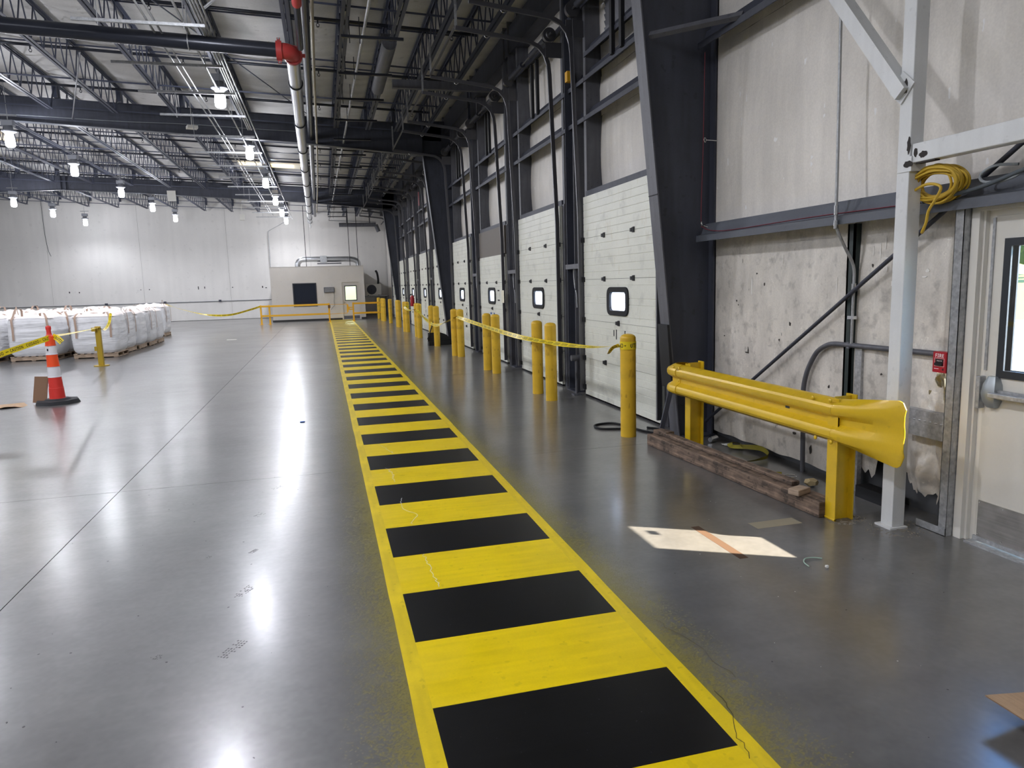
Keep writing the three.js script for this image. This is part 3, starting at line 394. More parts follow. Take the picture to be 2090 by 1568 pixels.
// ------------------------------------------------------------------ pipes, struts and conduits under the roof
{
  const py = (x) => 5.5 - 0.041 * (x + 0.23);
  const p = thing('sprinkler_main', 'thick black sprinkler main crossing the upper left of the hall', 'pipe', [0, 0, -12.6]);
  part('pipe', C([-23, py(-23), 0], [-0.42, py(-0.42), 0], 0.112, 0.112, 28), M.blackPipe, p);
  part('clamp', [new THREE.TorusGeometry(0.118, 0.01, 6, 24).rotateY(Math.PI / 2).translate(-1.78, py(-1.78), 0), C([-1.78, py(-1.78) + 0.11, 0], [-1.78, 6.1, 0], 0.01, 0.01, 6)], M.galv, p);
  const e = thing('pipe_elbow', 'red grooved pipe elbow joining the black main to the silver pipe', 'pipe fitting', [-0.28, 5.5, -12.6]);
  const arc = []; for (let k = 0; k <= 8; k++) { const a = k / 8 * Math.PI / 2; arc.push([-0.12 + 0.17 * Math.sin(a), 0, -0.17 + 0.17 * Math.cos(a)]); }
  part('elbow', T(arc, 0.125, 16, 22), M.red, e);
  part('coupling', [C([-0.2, 0, 0], [-0.11, 0, 0], 0.15, 0.15, 26), B(0.05, 0.06, 0.05, -0.155, 0.165, 0), B(0.05, 0.06, 0.05, -0.155, -0.165, 0)], M.red, e); for (const y of [0.18, -0.18]) part('bolt', C([-0.155, y, -0.03], [-0.155, y, 0.03], 0.018, 0.018, 6), M.chrome, e);
  part('coupling', [C([0.05, 0, -0.16], [0.05, 0, -0.24], 0.15, 0.15, 26), B(0.06, 0.05, 0.05, 0.215, 0, -0.2)], M.red, e);
  const s = thing('silver_pipe', 'long silver pipe running down the hall below the roof joists', 'pipe', [-0.23, 5.5, -12.85]);
  part('pipe', C([0, 0, 0], [-0.22, 0, -30.2], 0.112, 0.112, 26), M.silver, s);
  for (let k = 0; k < 9; k++) { const z = -1.6 - k * 3.3, x = -0.22 * z / -30.2; part('clamp', [new THREE.TorusGeometry(0.122, 0.012, 6, 24).translate(x, 0, z), C([x, 0.12, z], [x, 0.62, z], 0.01, 0.01, 5)], M.blackPipe, s); }
  part('end_cap', [C([-0.22, 0, -30.2], [-0.22, 0, -30.3], 0.14, 0.12, 20), C([-0.22, -0.12, -30.25], [-0.22, -0.34, -30.25], 0.025, 0.025, 8)], M.galv, s);
  const b = thing('black_riser_pipe', 'black sprinkler pipe with red coupling above the silver pipe', 'pipe', [0.0, 5.86, -9]);
  part('pipe', C([0.02, 0, 2], [-0.16, 0, -34.5], 0.075, 0.075, 18), M.blackPipe, b); part('drop', C([-0.1, -0.02, -1.3], [-0.1, -0.36, -3.4], 0.05, 0.05, 12), M.blackPipe, b);
  part('coupling', [C([-0.12, 0.02, -1.0], [-0.12, 0.02, -1.14], 0.115, 0.115, 20), B(0.05, 0.1, 0.06, -0.24, 0.04, -1.07)], M.red, b); part('coupling', C([-0.1, -0.1, -1.9], [-0.1, -0.15, -2.15], 0.07, 0.07, 14), M.red, b); part('tank', new THREE.SphereGeometry(0.1, 18, 12).translate(-0.12, 0.02, -0.9), M.blackPipe, b); part('valve', [C([-0.14, -0.1, -1.25], [-0.14, -0.3, -1.25], 0.025, 0.02, 8), B(0.12, 0.015, 0.02, -0.2, -0.18, -1.25)], std(0x9a8450, 0.4, 0.8), b);
  solo('conduit_line', T([[0.12, 5.72, -7], [0.1, 5.72, -14], [0.1, 5.7, -22], [0.06, 5.72, -30], [-0.05, 5.7, -40]], 0.028, 80, 7), std(0x9b927d, 0.5, 0.4), 'thin tan conduit hugging the right side of the silver pipe', 'conduit');
  solo('conduit_line', [C([0.94, 5.75, -6.9], [0.62, 5.72, -45], 0.026, 0.026, 8), C([0.62, 5.72, -45], [3.4, 5.6, -45], 0.026, 0.026, 8)], M.galv, 'thin silver conduit running down the hall right of the silver pipe', 'conduit');
  // sprinkler branch lines with pendant heads
  for (let k = 0; k < 11; k++) {
    const z = -7.9 - k * 3.17, y = (x) => roofY(x) - 0.24; if (FRAMES.some((f) => Math.abs(f - z) < 0.3)) continue;
    const o = thing('sprinkler_branch', `thin black sprinkler branch pipe crossing under the roof, ${ORD[k]} from the camera`, 'pipe', [0, 0, z], 'sprinkler branch pipes');
    part('pipe', C([-22, y(-22), 0], [3.2, y(3.2), 0], 0.032, 0.032, 8), M.blackPipe, o);
    for (const x of [0.22, -2.6, -5.5, 2.7, -8.5]) part('sprinkler_head', [C([x, y(x), 0], [x, y(x) - 0.08, 0], 0.016, 0.016, 6), new THREE.TorusGeometry(0.028, 0.006, 5, 10).translate(x, y(x) - 0.11, 0), C([x, y(x) - 0.14, 0], [x, y(x) - 0.146, 0], 0.025, 0.025, 8)], M.blackPipe, o);
  }
  for (let k = 0; k < 13; k++) {
    const z = -9.2 - k * 2.85; if (FRAMES.some((f) => Math.abs(f - z) < 0.25)) continue;
    solo('bridging_angle', [bar([-22, roofY(-22) - 0.76, z], [3.1, roofY(3.1) - 0.76, z], 0.03, 0.012), bar([-22, roofY(-22) - 0.06, z - 0.02], [3.1, roofY(3.1) - 0.06, z - 0.02], 0.03, 0.012)], M.joist, `thin dark bridging angles tying the joists together, ${ORD[k]} from the camera`, 'bridging', 'joist bridging', STR);
  }
  // hung strut cross bars on the left of the lamps, and on the right of the silver pipe
  const zs = [-11.95, -13.96, -15.8, -17.75, -20.0, -22.3, -24.6, -27, -29.4, -31.8, -34.2, -36.6, -39, -41.4];
  zs.forEach((z, k) => {
    const o = thing('strut_bar', `galvanised strut bar carrying conduits left of the lamps, ${ORD[k]} from the camera`, 'strut', [-2.33, 5.6, z], 'conduit strut bars');
    part('channel', [B(1.78, 0.004, 0.042, 0, -0.02, 0), B(1.78, 0.042, 0.004, 0, 0, 0.02), B(1.78, 0.042, 0.004, 0, 0, -0.02)], M.galv, o);
    for (const x of [-0.55, 0.6]) part('hanging_rod', [C([x, -0.06, 0], [x, roofY(-2.33 + x) - 0.8 - 5.6, 0], 0.007, 0.007, 5)], M.galv, o);
    const r = thing('strut_bar', `dark strut bar hung right of the silver pipe, ${ORD[k]} from the camera`, 'strut', [1.02, 5.62, z - 0.15], 'dark strut bars');
    part('channel', [B(0.98, 0.042, 0.042, 0, 0, 0)], M.blackPipe, r); for (const x of [-0.36, -0.2]) part('hanging_rod', C([x, -0.1, 0], [x, 0.3, 0], 0.007, 0.007, 5), M.blackPipe, r);
  });
  [[-2.32, -44, 'left'], [-2.22, -44, 'right']].forEach(([x, z, w]) => solo('conduit_line', C([x + 0.12, 5.645, -6.9], [x - 0.1, 5.645, z + 3], 0.016, 0.016, 7), M.galv, `${w} of the twin thin conduits lying on the strut bars`, 'conduit'));
  for (let k = 0; k < 4; k++) solo('conduit_line', [C([-1.5 + k * 0.042, 5.65, -6.9], [-1.54 + k * 0.042, 5.65, k < 3 ? -19.4 : -43], 0.017, 0.017, 7)], M.galv, `bright conduit by the lamp row, ${ORD[k]} from the left of the bundle of four`, 'conduit');
  solo('conduit_line', [C([-1.73, 5.66, -6.9], [-1.86, 5.66, -44], 0.02, 0.02, 8)], M.galv, 'single bright conduit running directly above the lamps', 'conduit');
  solo('cross_brace_rod', C([-4.0, 6.1, -15.2], [-5.9, 6.15, -21.1], 0.014, 0.014, 6), M.steelLight, 'diagonal brace rod meeting the middle rafter at the upper left', 'brace');
  solo('cross_brace_rod', C([-2.5, 6.2, -12.0], [-0.1, 6.25, -20.2], 0.012, 0.012, 6), M.joist, 'dark diagonal brace rod passing behind the first visible lamp', 'brace');
  solo('cross_brace_rod', C([-1.5, 6.0, -12.4], [-0.2, 6.2, -10.4], 0.022, 0.022, 8), M.galv, 'short silver diagonal brace pipe above the red elbow', 'brace');
  solo('slack_wire', T([[-8, 6.25, -21.1], [-6.6, 6.2, -21.1], [-4.9, 6.13, -21.1], [-3.2, 6.1, -21.1], [-1.5, 6.02, -21.1], [-0.3, 5.98, -21.1]], 0.008, 60, 5), M.cable, 'slack pale wire strung along the middle rafter', 'cable');
  solo('junction_box', [B(0.26, 0.07, 0.26, 0, 0, 0, 0, 0.3), C([0, 0, 0], [0, 0.95, 0], 0.008, 0.008, 5)].map((g) => g.translate(-3.05, 5.98, -20.9)), M.offwhite, 'small white round-edged box under the middle rafter', 'junction box');
  solo('heater_tube', [C([1.42, 5.98, -13.4], [1.44, 5.98, -16.5], 0.13, 0.13, 14)].concat([B(0.3, 0.05, 0.4, 1.42, 6.1, -13.6)]), M.steelLight, 'rusty brown heater tube clamped under a joist right of the silver pipe', 'heater');
  solo('steel_header', BB(1.6, 3.6, 5.62, 5.78, -15.05, -14.93), M.steelLight, 'horizontal steel header above the second dock door track', 'beam', null, STR);
}
const sag = (a, b, d, n = 20) => { const o = []; for (let i = 0; i <= n; i++) { const t = i / n; o.push([a[0] + (b[0] - a[0]) * t, a[1] + (b[1] - a[1]) * t - d * 4 * t * (1 - t), a[2] + (b[2] - a[2]) * t]); } return o; };

// ------------------------------------------------------------------ dock bollards
{
  const g = lathe([[0.084, 0], [0.084, 1.075], [0.0825, 1.087], [0.07, 1.105], [0.045, 1.118], [0.001, 1.124]], 28);
  const list = [[3.139, -7.06, 1, 'single bollard beside the guardrail'], [3.103, -9.67, 1, 'nearer of the first pair, by the gap after the nearest dock door'], [3.111, -10.37, 1, 'farther of the first pair, by the gap after the nearest dock door'],
    [3.107, -13.07, 1, 'nearer of the second pair from the camera'], [3.075, -13.68, 1, 'farther of the second pair from the camera'], [3.082, -16.53, 1, 'nearer of the third pair, wrapped by caution tape'], [2.996, -16.83, 1, 'farther of the third pair, behind the taped one'],
    [3.01, -19.75, 1, 'standing before the black dock plate'], [2.97, -20.45, 1, 'half hidden behind the black dock plate'], [2.98, -23.2, 1, 'nearer of the pair beyond the black dock plate'], [2.98, -23.85, 1, 'farther of the pair beyond the black dock plate'],
    [2.957, -26.45, 1, 'nearer of the pair left of the fire extinguisher, taped'], [2.906, -26.77, 1, 'farther of the pair left of the fire extinguisher'], [3.0, -29.8, 1, 'nearer of the eighth group toward the office'], [2.984, -30.24, 1, 'farther of the eighth group toward the office'],
    [2.958, -33.3, 1, 'lone one near the office railing'], [2.86, -35.56, 1, 'at the end of the office railing, front'], [2.82, -36.1, 1, 'at the end of the office railing, just behind the front one'], [2.84, -38.75, 1, 'behind the railing below the air conditioner']];
  for (const [x, z, s, l] of list) { const o = solo('bollard', g.clone(), M.bollard, `yellow steel bollard, ${l}`, 'bollard', 'dock bollards', null, false); o.position.set(x, 0, z); o.rotation.y = rr(0, 6); o.scale.setScalar(s); o.rotation.z = rr(-0.004, 0.004); }
}

// ------------------------------------------------------------------ caution tape
{
  const t = canvasTex(2048, 128, (c, w, h) => { c.fillStyle = '#e9cf1c'; c.fillRect(0, 0, w, h); c.fillStyle = '#15130c'; c.font = 'bold 86px sans-serif'; c.textBaseline = 'middle'; c.save(); c.scale(1, 1.1); c.fillText('CAUTION', 60, 60); c.fillText('CUIDADO', 560, 60); c.fillText('CAUTION', 1130, 60); c.fillText('CUIDADO', 1600, 60); c.restore(); c.fillRect(1010, 58, 80, 14); c.fillRect(2010, 58, 30, 14); });
  t.wrapT = THREE.ClampToEdgeWrapping; M.tape = std(0xffffff, 0.35, 0, { map: t, side: THREE.DoubleSide });
  M.tapeBare = std(0xdfc01f, 0.35, 0, { side: THREE.DoubleSide });
  const ribbon = (pts, w, twist, mat = M.tape) => { // twist(t): angle of the band about its run, 0 = upright
    const cv = new THREE.CatmullRomCurve3(pts.map((p) => V(...p))), L = cv.getLength(), n = Math.max(12, Math.round(L / 0.12));
    const g = sheet(n, 1, (u, v) => { const p = cv.getPointAt(u), d = cv.getTangentAt(u), side = V(0, 1, 0).cross(d).normalize(), up = d.clone().cross(side).normalize(), a = twist(u), o = up.multiplyScalar(Math.cos(a)).add(side.multiplyScalar(Math.sin(a))).multiplyScalar((v - 0.5) * w); return [p.x + o.x, p.y + o.y, p.z + o.z, u * L / 1.25, v]; });
    return g;
  };
  const tp = (name, gs, label) => { const o = solo('caution_tape', gs, M.tape, label, 'caution tape', null, null, true); return o; };
  const wrap = (x, y, z, r, h, u0) => { const g = new THREE.CylinderGeometry(r, r, h, 28, 1, true); const uv = g.attributes.uv; for (let i = 0; i < uv.count; i++) uv.setX(i, uv.getX(i) * 0.42 + u0); return g.translate(x, y, z); };
  const b0 = [3.05, 1.0, -7.06];
  tp('a', [ribbon([b0, [3.02, 0.94, -7.6], [3.0, 0.9, -8.3], [2.99, 0.86, -9.6], [2.99, 0.84, -11], [2.99, 0.86, -12.6], [2.99, 0.9, -14.5], [2.985, 0.95, -16.4]].reverse(), 0.075, (u) => (u > 0.78 ? 0.5 - (1 - u) * 4 + 1.1 : 0.5 + 0.5 * Math.sin((1 - u) * 7)), M.tape), wrap(3.139, 1.0, -7.06, 0.0875, 0.085, 0.62), ribbon([[3.05, 1.0, -7.08], [3.0, 0.97, -7.15], [2.97, 0.9, -7.2]], 0.05, (u) => 0.6 + u)], 'yellow caution tape strung from the nearest bollard to the third pair');
  tp('b', [ribbon([[2.985, 0.96, -16.45], [2.97, 0.82, -17.4], [2.95, 0.64, -18.9], [2.93, 0.6, -19.8], [2.93, 0.72, -21.6], [2.9, 0.93, -23.3]].reverse(), 0.08, (u) => 0.9 + Math.sin(u * 9) * 0.8)], 'yellow caution tape sagging between the third pair and the pair beyond the dock plate');
  tp('c', [ribbon([[2.9, 0.94, -23.4], [2.88, 0.86, -24.5], [2.87, 0.86, -25.6], [2.86, 0.93, -26.5]].reverse(), 0.08, (u) => 0.6 + u), wrap(2.957, 0.95, -26.45, 0.088, 0.1, 0)], 'short yellow caution tape between two far pairs of dock bollards');
  tp('d', [ribbon([[-4.18, 1.06, -12.72], [-4.6, 0.88, -11.9], [-5.2, 0.62, -10.9], [-6.6, 0.4, -9.2], [-8, 0.5, -7.6]].reverse(), 0.085, (u) => 0.05 + 0.1 * u), ribbon([[-4.18, 1.07, -12.72], [-4.1, 1.04, -12.66], [-4.03, 0.97, -12.64]], 0.085, (u) => 0.3)], 'yellow caution tape running from the striped channelizer cone to the left');
  tp('e', [ribbon([[-4.16, 1.07, -12.75], [-4.6, 1.0, -15.2], [-5.22, 0.92, -18.9]], 0.07, (u) => 1.2 + u * 0.5), ribbon([[-5.2, 0.92, -18.9], [-5.3, 0.83, -19.6], [-5.45, 0.98, -20.7], [-5.5, 1.2, -21.1]], 0.06, (u) => 1.1)], 'yellow caution tape from the channelizer cone to the yellow post and a bag');
  tp('f', [ribbon([[-6.4, 1.2, -31.3], [-6.2, 1.2, -31.9], [-5.9, 1.0, -32.8], [-5.0, 0.66, -34.2], [-4.2, 0.6, -35.2], [-3.4, 0.78, -36.2], [-3.0, 0.9, -37.03]], 0.09, (u) => 0.5 + Math.sin(u * 6) * 0.7)], 'yellow caution tape from the last bulk bag to the office railing');
}

// ------------------------------------------------------------------ channelizer cone, yellow post, cardboard
{
  const o = thing('channelizer_cone', 'orange and white striped channelizer cone on a black rubber base', 'traffic cone', [-4.21, 0, -12.72]); o.rotation.z = 0.012; o.rotation.y = 0.35;
  part('base', [new THREE.CylinderGeometry(0.3, 0.33, 0.055, 8, 1).rotateY(Math.PI / 8).translate(0, 0.0275, 0), new THREE.CylinderGeometry(0.16, 0.2, 0.03, 16).translate(0, 0.065, 0)], M.rubber, o);
  const ring = (y0, y1, r0, r1, m, n) => part(n, [lathe([[r0, y0], [r1, y1]], 26), lathe([[r0 + 0.004, y0], [r0 + 0.004, y0 + 0.012], [r0, y0 + 0.014]], 26)], m, o);
  M.cone.side = M.coneRed.side = M.coneW.side = THREE.DoubleSide;
  ring(0.07, 0.24, 0.112, 0.104, M.coneRed, 'lower_band'); ring(0.24, 0.42, 0.1, 0.092, M.coneRed, 'lower_band'); ring(0.42, 0.59, 0.092, 0.085, M.coneW, 'white_band'); ring(0.59, 0.78, 0.086, 0.078, M.cone, 'orange_band'); ring(0.78, 0.92, 0.078, 0.072, M.coneW, 'white_band'); ring(0.92, 1.07, 0.072, 0.064, M.cone, 'orange_band');
  part('handle', [lathe([[0.064, 1.07], [0.04, 1.09], [0.032, 1.13], [0.034, 1.2], [0.028, 1.235], [0.001, 1.24]], 16), B(0.075, 0.05, 0.03, 0, 1.2, 0)], M.coneRed, o); part('drain_mark', B(0.02, 0.035, 0.004, -0.05, 0.86, 0.062, 0, -0.65), M.black, o);
  const p = thing('yellow_post', 'old yellow square post on a round plate before the bulk bags', 'post', [-5.25, 0, -18.94]);
  part('tube', [RB(0.11, 0.93, 0.11, 0.008, 0, 0.485, 0)], M.postOld, p); part('base_plate', [new THREE.CylinderGeometry(0.17, 0.17, 0.02, 20).translate(0, 0.01, 0)], M.postOld, p); part('bracket', [B(0.09, 0.09, 0.14, -0.07, 0.88, 0.03), B(0.06, 0.1, 0.1, -0.07, 0.42, 0.02)], M.postOld, p);
  const c1 = solo('cardboard_sheet', [sheet(4, 2, (u, v) => [-0.25 + u * 0.42, 0.012 + 0.02 * Math.sin(u * 5) * v, -0.2 + v * 0.5 + u * 0.08, u, v * 0.7]), sheet(4, 2, (u, v) => [-0.25 + u * 0.42, 0.006 + 0.02 * Math.sin(u * 5) * v, -0.2 + v * 0.5 + u * 0.08, u, v])], M.card, 'flat brown cardboard sheet lying left of the channelizer cone', 'cardboard', null, null, true); c1.position.set(-4.86, 0, -12.75); c1.rotation.y = 0.5;
  const c2 = solo('cardboard_sheet', [B(0.008, 0.42, 0.26, 0, 0.21, 0)], M.cardDark, 'dark cardboard piece leaning on the base of the channelizer cone', 'cardboard'); c2.position.set(-4.47, 0.02, -12.72); c2.rotation.set(0.0, 1.1, -0.22);
  const c3 = thing('cardboard_sheet', 'tan cardboard flap curling up at the lower right corner', 'cardboard', [2.33, 0, -1.97]);
  for (const d of [0]) part('flap', [0, -0.004].map((d) => sheet(10, 10, (u, v) => [u * 0.6, 0.1 + d - 0.11 * u * u - 0.012 * Math.sin(u * 5) - 0.03 * v * v, v * 0.62, u, v])), M.card, c3, true);
  part('lower_sheet', BB(0.3, 0.95, 0, 0.008, 0.02, 0.62), M.card, c3);
  solo('paper_scrap', BB(-3.36, -3.04, 0, 0.003, -26.7, -26.5), M.offwhite, 'white paper scrap on the floor in front of the office', 'paper'); solo('tape_scrap', [RB(0.06, 0.012, 0.04, 0.005, -0.36, 0.006, -9.38)], std(0x2a56a8, 0.5), 'small blue tape scrap on the floor left of the walkway', 'scrap');
  solo('stone_chunk', [new THREE.DodecahedronGeometry(0.06, 0).scale(1.2, 0.8, 0.9).translate(-5.55, 0.045, -20.1)], M.dirt, 'small grey lump on the floor in front of a bulk bag', 'rubble');
}

// ------------------------------------------------------------------ guardrail with flared end
{
  const W = [[0.155, 0], [0.146, 0.02], [0.118, 0.07], [0.1, 0.08], [0.07, 0.08], [0.05, 0.07], [0.02, 0.025], [-0.02, 0.025], [-0.05, 0.07], [-0.07, 0.08], [-0.1, 0.08], [-0.118, 0.07], [-0.146, 0.02], [-0.155, 0]];
  const o = thing('guardrail', 'bright yellow steel W-beam guardrail with flared end on two posts', 'guardrail', [3.36, 0, -5.2]);
  const ring = (zz, ds, up, dn, xo, cy, fn) => { const f = W.map(([y, d]) => { const yy = cy + (y > 0 ? y * up : y * dn); return fn ? fn(yy, d * ds) : [xo - d * ds, yy, zz]; }); const b = W.map(([y, d]) => { const yy = cy + (y > 0 ? y * up : y * dn); return fn ? fn(yy, d * ds - 0.005) : [xo - d * ds + 0.005, yy, zz]; }).reverse(); return f.concat(b); };
  const rings = []; for (let z = -1.18; z < 1.16; z += 0.18) rings.push(ring(z, 1 + 0.03 * vn(z * 9 + 40, 0.2, 999, 2), 1, 1, 0, 0.7));
  for (let k = 0; k <= 22; k++) { const s = k / 22, z = 1.16 + s * 0.53, c = s > 0.86 ? Math.sqrt(Math.max(0.0, 1 - Math.pow((s - 0.86) / 0.14, 2))) : 1, cr = 0.05 * (vn(z * 14 + 9, 0.4, 999, 5) - 0.5); rings.push(ring(z, 1 - 0.88 * s * s * (3 - 2 * s) + cr * 0.6, (1 + 0.36 * s) * (0.72 + 0.28 * c), (1 + 0.5 * s) * (0.62 + 0.38 * c), 0.03 * s, 0.7 + 0.01 * s)); }
  part('beam', loft(rings, true, 0.5), M.guard, o);
  const R = 0.07, nose = []; for (const z of [-1.05, -1.12, -1.18]) nose.push(ring(0, 1.02, 1.015, 1.015, 0, 0.7, (y, d) => [-d - 0.006, y, z]));
  for (let k = 1; k <= 12; k++) { const a = k / 12 * 2.7; nose.push(ring(0, 1.02 - 0.02 * k / 12, 1.015, 1.015, 0, 0.7, (y, d) => { const q = R + d + 0.006; return [R - q * Math.cos(a), y, -1.18 - q * Math.sin(a)]; })); }
  part('end_terminal', loft(nose, true, 0.5), M.guard, o);
  for (const [z, n] of [[-1.08, 0], [1.14, 1]]) {
    const p = part('post', [BB(0.008, 0.018, 0, 0.86, z - 0.05, z + 0.05), BB(0.148, 0.158, 0, 0.88, z - 0.05, z + 0.05), BB(0.018, 0.148, 0, 0.87, z - 0.004, z + 0.004)].map((g) => (n ? g.translate(-0.05, 0, 0) : g.translate(0.06, 0, 0))), M.guard, o);
    part('weld_bead', [C([n ? -0.04 : 0.07, 0.01, z - 0.05], [n ? -0.04 : 0.07, 0.01, z + 0.05], 0.008, 0.008, 6)], M.guard, p);
    part('spacer', BB(n ? -0.045 : -0.02, n ? -0.0 : 0.068, 0.6, 0.8, z - 0.05, z + 0.05), M.guard, o);
  }
  for (const g of [[-1.08, 0.7], [-1.0, 0.83], [-1.12, 0.83], [1.1, 0.7], [0.96, 0.84], [1.14, 0.845], [1.0, 0.56], [1.16, 0.56]].map(([z, y]) => new THREE.SphereGeometry(0.016, 8, 5).scale(0.6, 1, 1).translate(Math.abs(y - 0.7) < 0.02 ? -0.03 : -0.07, y, z))) part('bolt', g, M.guard, o);
  part('slot', [B(0.002, 0.022, 0.05, -0.0255, 0.715, 0.62), B(0.002, 0.01, 0.03, -0.075, 0.81, -1.02), B(0.002, 0.012, 0.025, -0.075, 0.812, -1.14)], M.stain, o);
  // timbers on the floor in front of it
  const beam = (name, w, h, l, x, y, z, ry, m, label) => { const t = solo(name, RB(l, h, w, 0.008, 0, h / 2, 0), m, label, 'timber'); t.position.set(x, y, z); t.rotation.y = ry + Math.PI / 2; return t; };
  beam('timber_beam', 0.16, 0.115, 2.5, 3.285, 0, -5.36, 0.05, M.woodOld, 'long rough timber beam on the floor under the guardrail');
  beam('timber_plank', 0.075, 0.035, 1.98, 3.325, 0.116, -5.5, 0.05, M.woodOld, 'narrow worn plank lying on the long timber beam');
  beam('wood_block', 0.11, 0.045, 0.2, 3.28, 0.116, -6.5, 0.25, M.woodOld, 'dark wood block at the far end of the timber beam');
  beam('wood_block', 0.15, 0.045, 0.09, 3.27, 0.116, -4.33, 0.35, M.woodPale, 'pale split wood block at the near end of the timber beam');
}

// ------------------------------------------------------------------ bracing, posts and conduits on the wall right of the column
{
  solo('flange_brace', bar([3.26, 4.06, -6.76], [3.77, 4.0, -5.95], 0.05, 0.05), M.steelLight, 'short steel flange brace from the nearest tapered column to the girt', 'brace', null, STR);
  solo('wall_brace_rod', C([3.9, 0.17, -6.74], [3.9, 2.62, -2.98], 0.016, 0.016, 8), M.steel, 'dark diagonal brace rod across the insulated wall', 'brace', null, STR);
  solo('dark_wall_post', [BB(3.93, 3.985, 0, 2.07, -4.72, -4.7), BB(3.93, 3.94, 0, 2.07, -4.72, -4.64), BB(3.93, 3.985, 0, 2.07, -4.66, -4.64)], std(0x23302f, 0.5), 'thin dark green steel post under the girt', 'post', null, STR);
  solo('galvanised_strip', BB(3.945, 3.985, 0, 1.16, -4.61, -4.54), M.galv, 'short galvanised strip beside the dark wall post', 'post', null, STR);
  const c = thing('wall_conduit', 'thin silver conduit running down the insulated wall and over the girt', 'conduit', [0, 0, 0]);
  part('tube', T([[3.72, 5.6, -4.66], [3.72, 4, -4.63], [3.72, 2.6, -4.605], [3.72, 2.15, -4.6], [3.725, 2.04, -4.598], [3.8, 1.92, -4.61], [3.9, 1.78, -4.625], [3.925, 1.7, -4.63], [3.925, 1.5, -4.63], [3.925, 1.16, -4.63]], 0.0115, 120, 8, false, 0.35), M.galv, c);
  for (const [x, y0, y1, z] of [[3.72, 2.13, 2.2, -4.6], [3.72, 2.03, 2.09, -4.599], [3.925, 1.56, 1.62, -4.63]]) part('coupling', C([x, y0, z], [x, y1, z], 0.017, 0.017, 8), M.chrome, c); part('strap', B(0.03, 0.025, 0.07, 3.93, 1.36, -4.64), M.chrome, c);
  const p = thing('bent_pipe', 'grey pipe bent from the floor across to the fire alarm pull station', 'pipe', [0, 0, 0]);
  part('tube', T([[3.93, 0, -5.17], [3.93, 0.4, -5.18], [3.93, 0.72, -5.19], [3.93, 0.9, -5.14], [3.93, 1.06, -5.03], [3.93, 1.135, -4.88], [3.93, 1.145, -4.7], [3.93, 1.148, -4.3], [3.93, 1.15, -3.9], [3.93, 1.15, -3.76]], 0.02, 100, 10, false, 0.4), M.steelLight, p);
  part('clamp', [B(0.05, 0.05, 0.03, 3.94, 1.145, -4.66)], M.steelLight, p);
  solo('red_wire', T([[3.8, 3.9, -6.66], [3.795, 3.0, -6.67], [3.79, 2.3, -6.69], [3.78, 2.2, -6.62], [3.795, 2.15, -6.4], [3.795, 2.14, -6], [3.8, 2.15, -5], [3.795, 2.145, -4.4], [3.795, 2.14, -3.9]], 0.0035, 90, 5), std(0x7d2530, 0.6), 'thin red wire stapled along the lower girt', 'wire');
  solo('eye_bolt', [new THREE.TorusGeometry(0.022, 0.005, 6, 14).rotateY(0.9).translate(3.78, 2.24, -6.66), C([3.79, 2.22, -6.64], [3.88, 2.18, -6.6], 0.005, 0.005, 5)], M.chrome, 'small steel eye bolt at the left end of the lower girt', 'eye bolt');
  solo('eye_bolt', [new THREE.TorusGeometry(0.022, 0.005, 6, 14).rotateY(0.6).translate(3.82, 3.07, -6.68), C([3.83, 3.07, -6.68], [3.95, 3.06, -6.66], 0.005, 0.005, 5)], M.chrome, 'small steel eye bolt high on the tapered column edge', 'eye bolt');
  const w = thing('white_steel_post', 'white square steel post with base plate beside the exit door', 'post', [3.62, 0, -3.82], null, STR);
  part('tube', RB(0.1, 6.45, 0.1, 0.006, 0, 3.235, 0), M.whitePost, w); part('base_plate', B(0.14, 0.012, 0.14, -0.01, 0.006, 0), M.whitePost, w);
  part('cap_plate', B(0.11, 0.09, 0.11, 0.0, 2.36, 0.015), M.whitePost, w); part('gusset', B(0.008, 0.15, 0.13, -0.056, 2.83, -0.03, 0.75), M.whitePost, w);
  const blob = (x, y, z, a, b) => { const s = new THREE.Shape(); for (let i = 0; i < 14; i++) { const t = i / 14 * 6.283, r = 0.6 + 0.4 * rnd(); const q = [Math.cos(t) * a * r, Math.sin(t) * b * r]; i ? s.lineTo(...q) : s.moveTo(...q); } return new THREE.ExtrudeGeometry(s, { depth: 0.0012, bevelEnabled: false }).rotateY(-Math.PI / 2).translate(x, y, z); };
  part('burn_mark', [blob(-0.0505, 2.47, 0.04, 0.018, 0.06), blob(-0.0565, 2.36, 0.05, 0.045, 0.025), blob(-0.0605, 2.83, 0.0, 0.025, 0.06)], M.burn, w);
  const h = thing('white_steel_beam', 'white square steel beam running right from the white post above the door', 'beam', [3.62, 2.42, -3.76], null, STR);
  part('tube', RB(0.09, 0.115, 5.2, 0.006, 0, 0, 2.6), M.whitePost, h); part('burn_mark', [blob(-0.0455, -0.02, 0.09, 0.035, 0.025), blob(-0.0455, 0.0, 0.03, 0.02, 0.03)], M.burn, h); part('tab', B(0.04, 0.008, 0.14, -0.02, -0.062, 0.1), M.burn, h);
  const d = solo('white_diagonal_brace', bar([3.57, 2.79, -3.83], [3.6, 5.0, -5.6], 0.09, 0.09), M.whitePost, 'white diagonal brace rising left from the white post', 'brace', null, STR);
  solo('metal_stud', [BB(3.78, 3.784, 0, 2.07, -3.61, -3.545), BB(3.78, 3.87, 0, 2.07, -3.61, -3.606), BB(3.78, 3.87, 0, 2.07, -3.549, -3.545)], M.galv, 'galvanised metal stud standing left of the exit door frame', 'stud', null, STR);
  solo('stud_foot', [BB(3.775, 3.779, 0, 0.05, -3.78, -3.55), BB(3.775, 3.84, 0, 0.004, -3.78, -3.55)], M.galv, 'low galvanised track piece at the foot of the metal stud', 'track');
